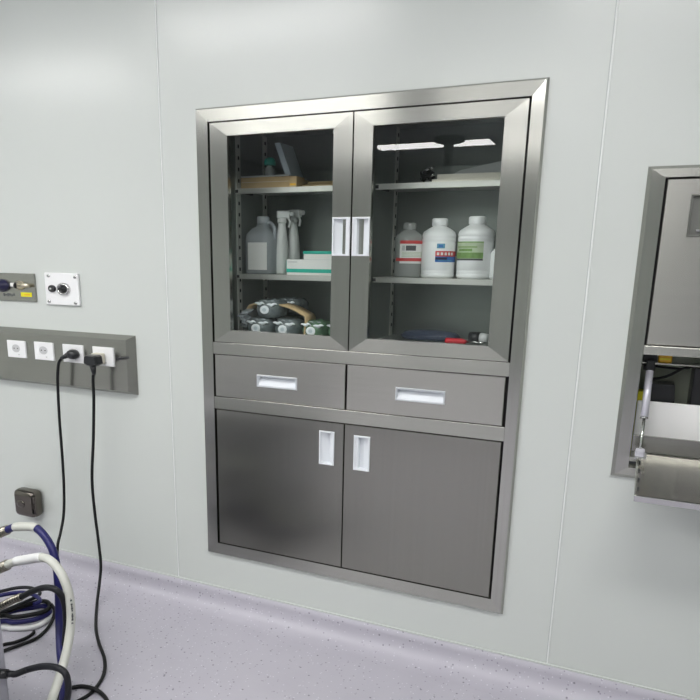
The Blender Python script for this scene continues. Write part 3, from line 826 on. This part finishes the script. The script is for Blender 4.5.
# gas strut
sx = flx0 + 0.020
ta = at(650, 369, 0.035); ta = Vector((ta.x, 0.035, ta.z))
bb = Vector((sx, hy, hz)) + fd*0.055 + fn*0.014
bb = at(640, 452.5, bb.y)
mid = ta + (bb - ta)*0.60
mb = MB(); mb.cyl(ta + (mid-ta)*0.04, mid, 0.0092, 'gas', n=20); mb.cyl(mid - (mid-ta)*0.03, mid, 0.0098, 'chrome', n=20); g = mb.obj('strut_cylinder', ht); g['label'] = 'silver gas strut cylinder'
mb = MB(); mb.cyl(mid, bb, 0.0038, 'rod', n=12); mb.obj('strut_rod', ht)
mb = MB(); mb.cyl(ta + Vector((-0.016, 0, 0.004)), ta + Vector((0.012, 0, 0.004)), 0.008, 'blackp', n=14); mb.obox(ta + Vector((0, 0, 0.010)), (0.010, 0, 0), (0, 0.009, 0), (0, 0, 0.014), 'blackp', 0.003); mb.obj('strut_bracket', ht)
mb = MB(); mb.obox(bb, (0.011, 0, 0), fd*0.010, fn*0.009, 'gas', 0.004); mb.obox(bb - fn*0.010 + Vector((0.002, 0, 0)), (0.014, 0, 0), fd*0.016, fn*0.003, 'chrome', 0.001); mb.obj('strut_foot', ht)
for k in range(4):
    mb = MB(); mb.disc_y(Vector((flx0+0.008, hy, hz)) + fd*(0.05+0.045*k) + fn*0.006, [(0.003, 0.002), (0.003, -0.002)], 'print', n=10); mb.obj('rivet', fp)
# things inside the hatch
p0 = at(641, 358, 0.05); p1 = at(657, 361, 0.05)
mb = MB(); mb.box(hx0+0.004, p1.x, 0.052, 0.075, zr, zr+0.028, 'blackp', 0.002)
o = tag(mb.obj('relay_block'), 'small black block at the top left of the open hatch', 'electrical part'); move_origin(o, (p0.x, 0.052, zr))
p2 = at(658, 361, 0.05); p3 = at(672, 362, 0.05)
mb = MB(); mb.box(p2.x, p3.x, 0.050, 0.073, zr, zr+0.024, 'amber', 0.003); mb.box(p2.x+0.004, p3.x-0.004, 0.0494, 0.0502, zr+0.008, zr+0.012, 'yellow')
o = tag(mb.obj('terminal_block'), 'amber yellow block beside the black one in the open hatch', 'electrical part'); move_origin(o, (p2.x, 0.05, zr))
Yd = 0.125
a = at(657, 384, Yd); b = at(670, 400, Yd)
mb = MB()
zl = zb
bz = hz0i + 0.0005
cxm = (at(655, 390, Yd).x + at(672, 392, Yd).x)/2
top_z = at(663, 383, Yd).z
P = [(cxm-0.030, Yd-0.025, bz), (cxm+0.040, Yd-0.025, bz), (cxm+0.040, Yd+0.04, bz), (cxm-0.030, Yd+0.04, bz)]
Q = [(x-0.016, y, top_z) for x, y, z in P]
mb.ring([P, Q], 'blackp', smooth=False); 
dv2 = thing('power_adapter', (cxm, Yd, bz), 'black tilted adapter standing behind the white hatch panel', 'adapter')
mb.obj('adapter_body', dv2)
mb = MB(); mb.box(cxm-0.062, cxm-0.036, Yd-0.03, Yd+0.01, bz, bz+(top_z-bz)*0.88, 'yellow', 0.003)
o = tag(mb.obj('yellow_terminal'), 'yellow-green terminal block left of the black adapter', 'electrical part'); move_origin(o, (cxm-0.05, Yd, bz))
mb = MB(); q = at(697, 376, Yd)
mb.box(q.x-0.010, hx1-0.06, Yd-0.03, Yd+0.06, bz, at(697, 366, Yd).z, 'blackp', 0.004)
bx = thing('control_unit', (q.x, Yd, bz), 'black control unit at the right edge inside the open hatch', 'device')
mb.obj('unit_case', bx)
mb = MB()
mb.tube([at(650, 379, Yd-0.02), at(660, 378, Yd-0.05), at(670, 375, Yd-0.05), at(683, 368.5, Yd-0.04), at(697, 366.5, Yd-0.035), at(706, 368, Yd-0.03)], 0.0035, 'black', n=8)
mb.tube([at(640, 363, 0.06), at(655, 366, 0.10), at(675, 368.5, 0.12), at(690, 368, 0.13)], 0.003, 'black', n=8)
o = tag(mb.obj('inner_cable'), 'black cables sagging across the inside of the open hatch', 'cable'); move_origin(o, (hx0+0.1, Yd-0.04, at(660, 378, Yd-0.05).z))

# ------------------------------------------------------------------ socket trunking
SX1 = -0.2757; SX0 = -1.75; SZ0, SZ1 = 0.7630, 0.9722; YT = -0.030
tr = thing('socket_trunking', (-0.9, 0, SZ0), 'long stainless steel socket panel with white outlets on the left wall', 'socket panel')
mb = MB()
pf = [(0, -0.0002), (0.0005, -0.004), (0.020, YT), (0.024, YT)]
pz = [(0, -0.0002), (0.0005, -0.004), (0.014, YT), (0.018, YT)]
mb.frame(SX0, SX1, SZ0, SZ1, pf, pz, kh='steel_trunk', kv='steel_trunk')
mb.face([(SX0+0.024, YT, SZ0+0.018), (SX1-0.024, YT, SZ0+0.018), (SX1-0.024, YT, SZ1-0.018), (SX0+0.024, YT, SZ1-0.018)], 'steel_trunk')
mb.obj('cover', tr)
def px_rect(tl, br, Y):
    a = at(*tl, Y); b = at(*br, Y); return a.x, b.x, b.z, a.z
YK = YT - 0.006
sock = []
for i, (tl, br) in enumerate((((6.4, 340), (26.2, 358.4)), ((33.4, 341.6), (54, 361)), ((62, 344), (83.6, 363.6)), ((92, 346.4), (114, 367)))):
    x0, x1, z0, z1 = px_rect(tl, br, YK)
    sock.append((x0, x1, z0, z1))
    mb = MB(); cxx, czz = (x0+x1)/2, (z0+z1)/2
    mb.plate(x0, x1, z0, z1, YK, YT, 'white', (cxx-0.024, cxx+0.024, czz-0.017, czz+0.018), 0.0015)
    s_ = mb.obj('socket', tr)
    mb = MB()
    if i < 3:
        n = 24
        mb.disc_y((cxx-0.002, YT, czz+0.003), [(0.020, -0.0055), (0.019, -0.001)], 'white_dim', n=n, rx=1, rz=0.74)
        mb.box(cxx-0.024, cxx+0.024, YT-0.0050, YT-0.0005, czz-0.017, czz+0.018, 'white')
        for dx in (-0.009, 0.009): mb.disc_y((cxx-0.002+dx, YT-0.0056, czz+0.003), [(0.0028, 0), (0.0028, -0.0006)], 'gap', n=10, rx=1, rz=0.74)
    else:
        mb.box(cxx-0.024, cxx+0.024, YT-0.0050, YT-0.0005, czz-0.017, czz+0.018, 'white')
    mb.obj('socket_well', s_)
    mb = MB(); mb.disc_y((cxx+0.012, YK, z0+0.012), [(0.003, 0.0004), (0.003, -0.0006)], 'white_dim', n=10, rx=1.3, rz=0.74); mb.obj('screw_cover', s_)
mb = MB()
q0, q1 = at(117, 359, YT-0.02), at(128.5, 357.5, YT-0.012)
mb.cyl(q0, q1, 0.0045, 'blackp', n=12); mb.cyl(q0, q0 + Vector((0, 0.019, 0)), 0.006, 'blackp', n=12)
mb.obj('latch_lever', tr)

# plugs and leads
def cable(name, plug_fn, pts, r, label, mat='black'):
    root = thing(name, pts[0], label, 'cable')
    plug_fn(root)
    mb = MB(); mb.tube(pts, r, mat, n=10, sub=8); mb.obj('cord', root)
    return root
x0, x1, z0, z1 = sock[2]
pc = at(70.5, 354.5, YK-0.02)
def plug_round(root):
    mb = MB()
    mb.disc_y((pc.x+0.004, YK-0.0005, pc.z), [(0.016, 0), (0.023, -0.003), (0.024, -0.014), (0.021, -0.024), (0.012, -0.030), (0.004, -0.031)], 'blackp', rx=1.0, rz=0.74)
    mb.obj('plug', root)
    mb = MB(); mb.cyl((pc.x-0.012, YK-0.020, pc.z-0.002), at(61, 358.5, YK-0.026), 0.010, 'blackp', 0.006); mb.obj('strain_relief', root)
cable('power_lead', plug_round, [at(62.5, 358, YK-0.025), at(59.2, 362, YK-0.028), at(58, 370, YK-0.03), at(57.8, 385, -0.066), at(59.5, 420, -0.060), at(62.5, 460, -0.055), at(64, 490, -0.055), at(63.6, 515, -0.07), at(60.5, 533, -0.10), at(57.5, 548, -0.13), on(57.5, 585, 0.0062), on(59, 615, 0.0062), on(60, 645, 0.0062)],
      0.0052, 'black mains lead hanging from the third socket with a round plug')
x0, x1, z0, z1 = sock[3]
ad = at(99, 358.5, YK-0.012)
mb = MB(); mb.box(ad.x-0.024, ad.x+0.019, YK-0.026, YK-0.0005, ad.z-0.019, ad.z+0.019, 'beige', 0.004)
o = tag(mb.obj('plug_adapter'), 'beige plug adapter in the rightmost socket', 'adapter'); move_origin(o, (ad.x, YK, ad.z))
pc2 = at(92.3, 360, YK-0.045)
def plug_square(root):
    mb = MB()
    x, y, z = pc2
    yb = YK-0.0265
    P = [(-0.030, -0.012), (-0.026, 0.013), (-0.018, 0.017), (0.018, 0.017), (0.026, 0.013), (0.030, -0.012), (0.012, -0.021), (-0.012, -0.021)]
    mb.ring([[(x+a, yb, z+b) for a, b in P], [(x+a, yb-0.022, z+b) for a, b in P], [(x+a*0.85, yb-0.034, z+b*0.85) for a, b in P]], 'blackp', smooth=False)
    mb.obj('plug', root)
    mb = MB(); mb.cyl((x, yb-0.018, z-0.018), (x+0.001, yb-0.016, z-0.052), 0.0125, 'blackp', 0.0065); mb.obj('strain_relief', root)
yq = YK-0.043
cable('power_lead', plug_square, [Vector((pc2.x, yq, pc2.z-0.045)), at(93, 380, yq), at(93.8, 400, yq), at(93.3, 440, yq), at(92, 478, yq), at(94.5, 510, yq+0.004), at(98.3, 540, -0.080), at(100.8, 565, -0.100), at(99.5, 583, -0.125), on(96.8, 606, 0.0063), on(96, 628, 0.0063), on(99, 643, 0.0063), on(104.5, 659, 0.0063), on(103.5, 675, 0.0063), on(93, 691, 0.0063), on(80, 700, 0.0063), on(66, 706, 0.0063)],
      0.0054, 'black mains lead running from the beige adapter down to the floor')

# ------------------------------------------------------------------ gas outlet panel and bonding plate
gz0, gz1, gx1 = 1.0709, 1.1733, -0.7179
gp = thing('gas_outlet_panel', (-1.0, 0, gz0), 'small stainless steel gas outlet panel above the socket panel at the left edge', 'gas panel')
mb = MB(); mb.box(-1.40, gx1, -0.006, -0.0002, gz0, gz1, 'steel_trunk', 0.002); mb.obj('back_plate', gp)
def outlet(px, py, body, Y=-0.006):
    c = at(px, py, Y); c.y = Y
    mb = MB()
    mb.disc_y(c, [(0.032, 0.0), (0.032, -0.005), (0.026, -0.008), (0.024, -0.020), (0.017, -0.022), (0.017, -0.026)], body, rx=1, rz=0.74)
    o = mb.obj('gas_outlet', gp)
    mb = MB(); mb.disc_y(c + Vector((0, -0.026, 0)), [(0.010, 0.001), (0.010, -0.004), (0.006, -0.005)], 'gap', n=16, rx=1, rz=0.74); mb.obj('probe_hole', o)
    return c
cg = outlet(3, 285.5, 'navy')
cg2 = at(24, 285.5, -0.006)
mb = MB(); mb.disc_y((cg2.x-0.020, -0.006, cg2.z), [(0.022, 0), (0.022, -0.006), (0.015, -0.010), (0.013, -0.020)], 'brass', rx=1, rz=0.74)
o = mb.obj('gas_outlet', gp); o['label'] = 'pale brass outlet'
mb = MB(); mb.cyl((cg2.x-0.018, -0.018, cg2.z), (cg2.x+0.038, -0.018, cg2.z+0.001), 0.0085, 'brass', 0.0065); mb.cyl((cg2.x-0.026, -0.020, cg2.z), (cg2.x-0.016, -0.021, cg2.z), 0.011, 'gap'); mb.obj('lever', o)
mb = MB(); q = at(12, 284.8, -0.02); mb.box(q.x-0.012, q.x+0.012, -0.020, -0.006, q.z-0.007, q.z+0.007, 'labelw', 0.003); mb.obj('white_tab', gp)
q = at(27, 294.8, -0.0062)
mb = MB(); mb.box(q.x-0.030, q.x+0.024, -0.0072, -0.006, q.z-0.0075, q.z+0.0085, 'yellow', 0.0005)
mb.box(q.x-0.012, q.x+0.016, -0.0076, -0.0072, q.z-0.002, q.z+0.002, 'amber'); o = mb.obj('yellow_plate', gp); o['label'] = 'yellow name plate'
mb = MB(); q = at(9, 294.6, -0.0062)
for k in range(6):
    mb.box(q.x-0.028+0.010*k, q.x-0.021+0.010*k, -0.0066, -0.006, q.z-0.006+0.002*(k % 2), q.z+0.005-0.003*(k % 3 == 1), 'print')
mb.obj('printed_marks', gp)

wx0, wx1, wz0, wz1 = -0.667, -0.5095, 1.0650, 1.1785
bp_ = thing('bonding_plate', ((wx0+wx1)/2, 0, wz0), 'white square plate with a chrome connector and four corner screws', 'wall plate')
mb = MB(); mb.box(wx0, wx1, -0.010, -0.0002, wz0, wz1, 'white', 0.003); mb.obj('plate', bp_)
for px, py in ((48.4, 275.8), (74.8, 277.2), (49.2, 301.5), (75.5, 303.2)):
    q = at(px, py, -0.011)
    mb = MB(); mb.disc_y((q.x, -0.010, q.z), [(0.0075, 0), (0.0075, -0.002), (0.005, -0.0035)], 'chrome', n=16, rx=1, rz=0.74); mb.box(q.x-0.005, q.x+0.005, -0.0142, -0.0132, q.z-0.001, q.z+0.001, 'print'); mb.obj('screw', bp_)
q = at(51.8, 288.6, -0.014)
mb = MB(); mb.disc_y((q.x, -0.010, q.z), [(0.017, 0), (0.017, -0.006), (0.013, -0.009)], 'blackp', rx=1, rz=0.74); mb.disc_y((q.x, -0.019, q.z), [(0.006, 0.001), (0.005, -0.004)], 'chrome', n=14, rx=1, rz=0.74); o = mb.obj('small_socket', bp_); o['label'] = 'small black socket'
q = at(62.8, 289.2, -0.016)
mb = MB(); mb.disc_y((q.x, -0.010, q.z), [(0.030, 0), (0.030, -0.006), (0.026, -0.010), (0.020, -0.010), (0.020, -0.004)], 'chrome', rx=1, rz=0.74)
o = mb.obj('bonding_connector', bp_); o['label'] = 'round chrome connector'
mb = MB(); mb.disc_y((q.x-0.003, -0.0145, q.z), [(0.0195, 0.001), (0.017, -0.004), (0.008, -0.009), (0.007, -0.016)], 'blackp', rx=1, rz=0.74); mb.obj('connector_core', o)

# low chrome fitting
vx0, vx1 = at(15.5, 502, -0.045).x, at(43, 505, -0.01).x
vz0, vz1 = at(28, 515, -0.03).z, at(28, 489, -0.03).z
vf = thing('pipe_cover', ((vx0+vx1)/2, 0, vz0), 'dark chrome rounded box fitting low on the wall above the skirting', 'wall fitting')
mb = MB(); mb.box(vx0, vx1, -0.060, 0.0, vz0, vz1, 'darkchrome', 0.022, 5)
for f in mb.bm.faces: f.smooth = True
mb.obj('cover', vf)
mb = MB(); cxx = (vx0+vx1)/2-0.01; mb.disc_y((cxx, -0.060, (vz0+vz1)/2+0.002), [(0.022, 0.001), (0.020, -0.003), (0.010, -0.004)], 'darkchrome', n=20, rx=1, rz=0.74); mb.obj('cap', vf)

# ------------------------------------------------------------------ the cart at the lower left and its hoses
ce = on(12.5, 700, 0.0); YC = -0.80
ce = at(9.5, 690, YC)
ctx = ce.x
ct = thing('equipment_cart', (ctx-0.25, YC-0.2, 0), 'grey-lilac equipment cart whose edge shows at the lower left corner', 'cart')
mb = MB(); mb.box(ctx-0.50, ctx, YC-0.42, YC, 0.07, 0.50, 'cart', 0.008); mb.obj('cart_body', ct)
mb = MB(); mb.box(ctx-0.505, ctx-0.004, YC-0.425, YC-0.001, 0.5005, 0.52, 'cart2', 0.006); mb.obj('cart_top', ct)
for dx in (-0.44, -0.06):
    for dy in (-0.36, -0.06):
        mb = MB(); mb.cyl((ctx+dx-0.012, YC+dy, 0.0305), (ctx+dx+0.012, YC+dy, 0.0305), 0.030, 'black', n=20); mb.box(ctx+dx-0.016, ctx+dx+0.016, YC+dy-0.012, YC+dy+0.012, 0.045, 0.0695, 'cart2'); mb.obj('caster', ct)
def hose(name, label, pts, r, mat, ferr, sleeve, fmat='braid'):
    """ferr / sleeve = index ranges of the control points covered by the braided ferrule and by the clear sleeve"""
    root = thing(name, pts[-1], label, 'hose', 'hoses arching from the cart to the floor')
    mb = MB(); mb.tube(pts, r, mat, n=14, sub=8); mb.obj('hose_tube', root)
    P = spline(pts, 8)
    seg = P[ferr[0]*8:ferr[1]*8+1]
    mb = MB(); m = len(seg)
    # ribbed ferrule
    fine = spline(seg, 8); rb = m*1.6
    mb.tube(fine, lambda t: r*1.14 + r*0.20*math.sin(t*rb*2), fmat, n=14, sub=1)
    f = mb.obj('ferrule', root); f['label'] = 'ribbed metal ferrule'
    if sleeve:
        seg = P[sleeve[0]*8:sleeve[1]*8+1]
        mb = MB(); mb.tube(seg, lambda t: r*1.12, sleeve[2], n=14, sub=1); s_ = mb.obj('sleeve', root); s_['label'] = 'pale crimp sleeve'
    return root
Yh = -0.46
hose('gas_hose', 'thick blue hose arching down with a ribbed metal end', [at(-70, 556, -0.78), at(-34, 552, -0.66), at(-14, 541, Yh-0.04), at(0, 533, Yh), at(8, 529.5, Yh), at(15, 527, Yh), at(26, 526.5, Yh-0.005), at(37, 528.5, Yh-0.01), at(48, 541, Yh-0.02), at(55, 558, Yh-0.03), at(58.3, 585, Yh-0.045), at(59.3, 620, Yh-0.06), at(60.5, 650, Yh-0.12), at(63.5, 680, Yh-0.17), at(63.0, 706, Yh-0.235), on(57, 765, 0.03), on(42, 800, 0.016)],
     0.0122, 'blue', (1, 4), (5, 7, 'hose_white'))
Yw = -0.56
hose('gas_hose', 'thick pale white hose with grey print arching down in front of the blue hose', [at(-72, 590, -0.78), at(-40, 586, -0.68), at(-12, 573, Yw-0.02), at(0, 568, Yw), at(8, 564.5, Yw), at(16, 561.5, Yw), at(27, 559.5, Yw), at(42, 557.5, Yw-0.005), at(52, 562, Yw-0.01), at(62, 575, Yw-0.015), at(69, 595, Yw-0.02), at(71, 620, Yw-0.03), at(67.3, 648, Yw-0.065), at(60, 675, Yw-0.115), at(51, 703, Yw-0.18), on(32, 768, 0.02), on(5, 795, 0.016)],
     0.0126, 'hose_white', (1, 4), (5, 7, 'coil_white'))
pale = [o for o in COL.objects if o.name.startswith('gas_hose')][-1]
P = spline([at(66, 586, Yw-0.017), at(69.5, 600, Yw-0.022), at(71, 615, Yw-0.028), at(70.8, 627, Yw-0.034)], 8)
mb = MB()
for k in range(1, len(P)-2):
    if k % 5 == 4: continue
    d = (P[k+1]-P[k-1]).normalized(); v = (CAM-P[k]).normalized(); sd_ = d.cross(v).normalized(); nn = (v - d*v.dot(d)).normalized()
    nn = (nn*0.95 - sd_*0.30).normalized(); tn = d.cross(nn).normalized()
    mb.obox(P[k] + nn*0.0126, d*0.0026, tn*(0.0018 if k % 2 else 0.0026), nn*0.0006, 'print')
mb.obj('printed_marks', pale)
Yk = -0.60
hose('gas_hose', 'charcoal hose arching between the blue and the pale hose', [at(-66, 622, -0.78), at(-34, 618, -0.70), at(-10, 611, Yk), at(2, 605.5, Yk), at(12, 600.5, Yk), at(22, 596.5, Yk), at(32, 591.5, Yk), at(45, 587.5, Yk), at(56, 590, Yk-0.005), at(63.5, 600, Yk+0.01), at(66, 618, Yk+0.025), at(65, 640, Yk+0.035), at(61.5, 662, Yk+0.01), at(58, 686, Yk-0.04), at(52, 710, Yk-0.10), on(32, 757, 0.013), on(-25, 768, 0.0092)],
     0.0090, 'hose_black', (1, 5), None)
# cart lead with its plug
cp0 = at(8.5, 677.5, YC-0.03); cp0 = Vector((ctx+0.0006, YC-0.03, cp0.z))
ld = thing('cart_lead', cp0, 'black lead plugged into the side of the cart and bending down to the floor', 'cable')
Yl = YC+0.02
a = cp0; b = at(16, 674, Yl-0.03)
mb = MB(); mb.cyl(a, a+(b-a)*0.55, 0.013, 'blackp', 0.012); mb.cyl(a+(b-a)*0.5, b, 0.010, 'blackp', 0.007); mb.obj('plug', ld)
mb = MB(); mb.tube([a+(b-a)*0.8, b, at(28, 669.5, Yl), at(42, 666.5, Yl), at(56, 667.5, Yl), at(65, 673, Yl), at(68, 684, Yl), at(67.5, 697, Yl), at(63, 716, Yl), on(52, 752, 0.009), on(25, 775, 0.009)], 0.0085, 'hose_black', n=12); mb.obj('cord', ld)
# loop of thin lead on the floor
mb = MB(); mb.tube([on(58, 690.5, 0.0062), on(70, 688, 0.0062), on(82, 686.3, 0.0062), on(93, 688.5, 0.0062+0.009), on(102, 694, 0.0062), on(108, 703, 0.0062), on(112, 722, 0.0062)], 0.0062, 'black', n=10)
o = tag(mb.obj('floor_lead'), 'black lead curving over the floor at the bottom edge and crossing the mains lead', 'cable'); move_origin(o, on(82, 686, 0))
# coils on the floor behind the hoses
def coil(pxs, z, r, mat, label):
    pts = [on(px, py, z + dz) for px, py, dz in pxs]
    mb = MB(); mb.tube(pts, r, mat, n=10, sub=8)
    o = tag(mb.obj('coiled_hose'), label, 'hose', 'coiled hoses on the floor'); move_origin(o, Vector((pts[0].x, pts[0].y, 0)))
coil([(-40, 640, 0), (0, 628, 0), (12, 628.5, 0), (28, 628, 0), (41, 624.5, 0), (49, 617.5, 0), (50, 610, 0), (42, 605.5, 0), (30, 603.8, 0), (12, 605.5, 0), (-20, 610, 0), (-40, 616, 0)], 0.009, 0.0088, 'coil_white', 'white hose coiled on the floor behind the arching hoses')
coil([(-40, 634, 0), (0, 621.8, 0), (14, 622.3, 0), (30, 620.5, 0), (43, 616.5, 0), (50, 611, 0), (45, 606, 0), (34, 607.5, 0), (18, 610, 0), (0, 614, 0), (-40, 622, 0)], 0.026, 0.0088, 'blue', 'blue hose coiled on the floor on top of the white coil')
coil([(-40, 626, 0), (0, 616, 0), (14, 617, 0), (30, 615, 0), (44, 611.5, 0), (50, 606, 0), (46, 601.5, 0), (36, 602, 0), (20, 607, 0), (0, 613, 0), (-40, 620, 0)], 0.044, 0.0078, 'black', 'black hose coiled on the floor on top of the blue coil')
coil([(-40, 600, 0), (0, 591.5, 0), (16, 588, 0), (28, 587.5, 0), (36, 589.5, 0), (40, 593, 0), (36, 597, 0), (20, 604, 0), (0, 612, 0), (-40, 622, 0)], 0.064, 0.0062, 'hose_black', 'thin dark lead looped highest over the floor coils')
coil([(-40, 604, 0), (0, 595.5, 0), (14, 593.0, 0), (26, 592.8, 0), (36, 596, 0), (40, 601, 0), (34, 604.5, 0)], 0.080, 0.0072, 'blue', 'blue hose end curving above the floor coils')
coil([(-6, 652, 0), (3, 645.0, 0), (14, 642.5, 0), (26, 638, 0), (33, 633.5, 0), (34, 631.5, 0)], 0.0055, 0.0055, 'black', 'short black lead ending in a hairpin in front of the floor coils')
coil([(-2, 655.5, 0), (5, 650.5, 0), (20, 645, 0), (36, 638.5, 0), (47, 629, 0), (53, 619, 0.012), (54.5, 610, 0.03), (51, 604, 0.05)], 0.0055, 0.0058, 'black', 'black lead sweeping from the cart round the front of the floor coils')

# ------------------------------------------------------------------ ceiling lamps and the pendant seen in the glass
def ceiling_lamp(x, y, label, proto=None):
    if proto is not None:
        o = copy_tree(proto); o.location = (x, y, ZC); o['label'] = label; return o
    o = thing('ceiling_panel_lamp', (x, y, ZC), label, 'ceiling lamp', 'ceiling panel lamps')
    w, d = 0.60, 0.20
    mb = MB(); p = [(0, -0.0), (0.0, 0.0), (0.022, 0)]
    for a, b, c, e in ((-w, w, -d, -d+0.02), (-w, w, d-0.02, d), (-w, -w+0.02, -d+0.02, d-0.02), (w-0.02, w, -d+0.02, d-0.02)):
        mb.box(x+a, x+b, y+c, y+e, ZC-0.012, ZC-0.0004, 'alu')
    mb.obj('lamp_frame', o)
    mb = MB(); mb.box(x-w+0.0205, x+w-0.0205, y-d+0.0205, y+d-0.0205, ZC-0.008, ZC-0.0004, 'lamp'); mb.obj('diffuser', o)
    return o
lamps = [(-0.66, -5.03, 'lit panel lamp mirrored as the long white bar in the right glass door'),
         (-0.45, -1.30, 'lit panel lamp in the ceiling nearest the cabinet wall, above the cabinet'),
         (-2.10, -1.70, 'unseen panel lamp added near the left corner to brighten the left wall'),  # added to make the left side brighter
         (-1.02, -2.85, 'lit panel lamp in the middle of the ceiling, left'),
         (0.56, -2.85, 'lit panel lamp in the middle of the ceiling, right of centre'),
         (1.48, -1.30, 'unseen panel lamp added right of the cabinet to brighten the bottles and right wall'),  # added to lift the bottles and the right part of the wall
         (0.97, -5.03, 'unseen panel lamp added far back right to brighten the steel hatch door')]  # added for its bright reflection in the hatch door
first = None
for x, y, l in lamps:
    r_ = ceiling_lamp(x, y, l, first)
    if first is None: first = r_
# pendant arm
px_, py_ = -0.42, -4.72
pd = thing('ceiling_pendant', (px_, py_, ZC), 'dark ceiling pendant arm mirrored faintly in the right glass door', 'ceiling pendant')
mb = MB(); mb.lathe((px_, py_, ZC), [(0.14, -0.0005), (0.14, -0.04), (0.06, -0.06)], 'pend'); mb.obj('ceiling_rose', pd)
mb = MB(); mb.cyl((px_, py_, ZC-0.055), (px_, py_, ZC-0.40), 0.045, 'pend', n=24); mb.obj('column', pd)
mb = MB(); mb.obox((px_+0.35, py_+0.05, ZC-0.36), (0.40, 0.05, 0.05), (-0.008, 0.06, 0), (0, 0, 0.045), 'pend', 0.02); mb.obj('upper_arm', pd)
mb = MB(); mb.cyl((px_+0.72, py_+0.10, ZC-0.26), (px_+0.72, py_+0.10, ZC-0.62), 0.05, 'pend', n=20); mb.obj('joint', pd)
mb = MB(); mb.obox((px_+0.72, py_+0.10, ZC-0.85), (0.16, 0, 0), (0, 0.13, 0), (0, 0, 0.24), 'pend', 0.02); mb.obj('service_head', pd)

# ------------------------------------------------------------------ camera and world
cd = bpy.data.cameras.new('camera'); co = bpy.data.objects.new('camera', cd); COL.objects.link(co)
cd.sensor_fit = 'HORIZONTAL'; cd.sensor_width = 36.0; cd.lens = FPX/700*36.0
cd.shift_x = (350-PCX)/700; cd.shift_y = (PCY-350)/700
cd.clip_start = 0.02
B = -FWD
co.matrix_world = Matrix(((RIGHT.x, UP.x, B.x, CAM.x), (RIGHT.y, UP.y, B.y, CAM.y), (RIGHT.z, UP.z, B.z, CAM.z), (0, 0, 0, 1)))
sc = bpy.context.scene; sc.camera = co
w = bpy.data.worlds.new('world'); sc.world = w; w.use_nodes = True
w.node_tree.nodes['Background'].inputs[0].default_value = (0.6, 0.65, 0.7, 1); w.node_tree.nodes['Background'].inputs[1].default_value = 0.05
sc.view_settings.view_transform = 'Standard'; sc.view_settings.look = 'None'
sc.view_settings.gamma = 1.0; sc.view_settings.use_curve_mapping = False
sc.view_settings.exposure = 0.02
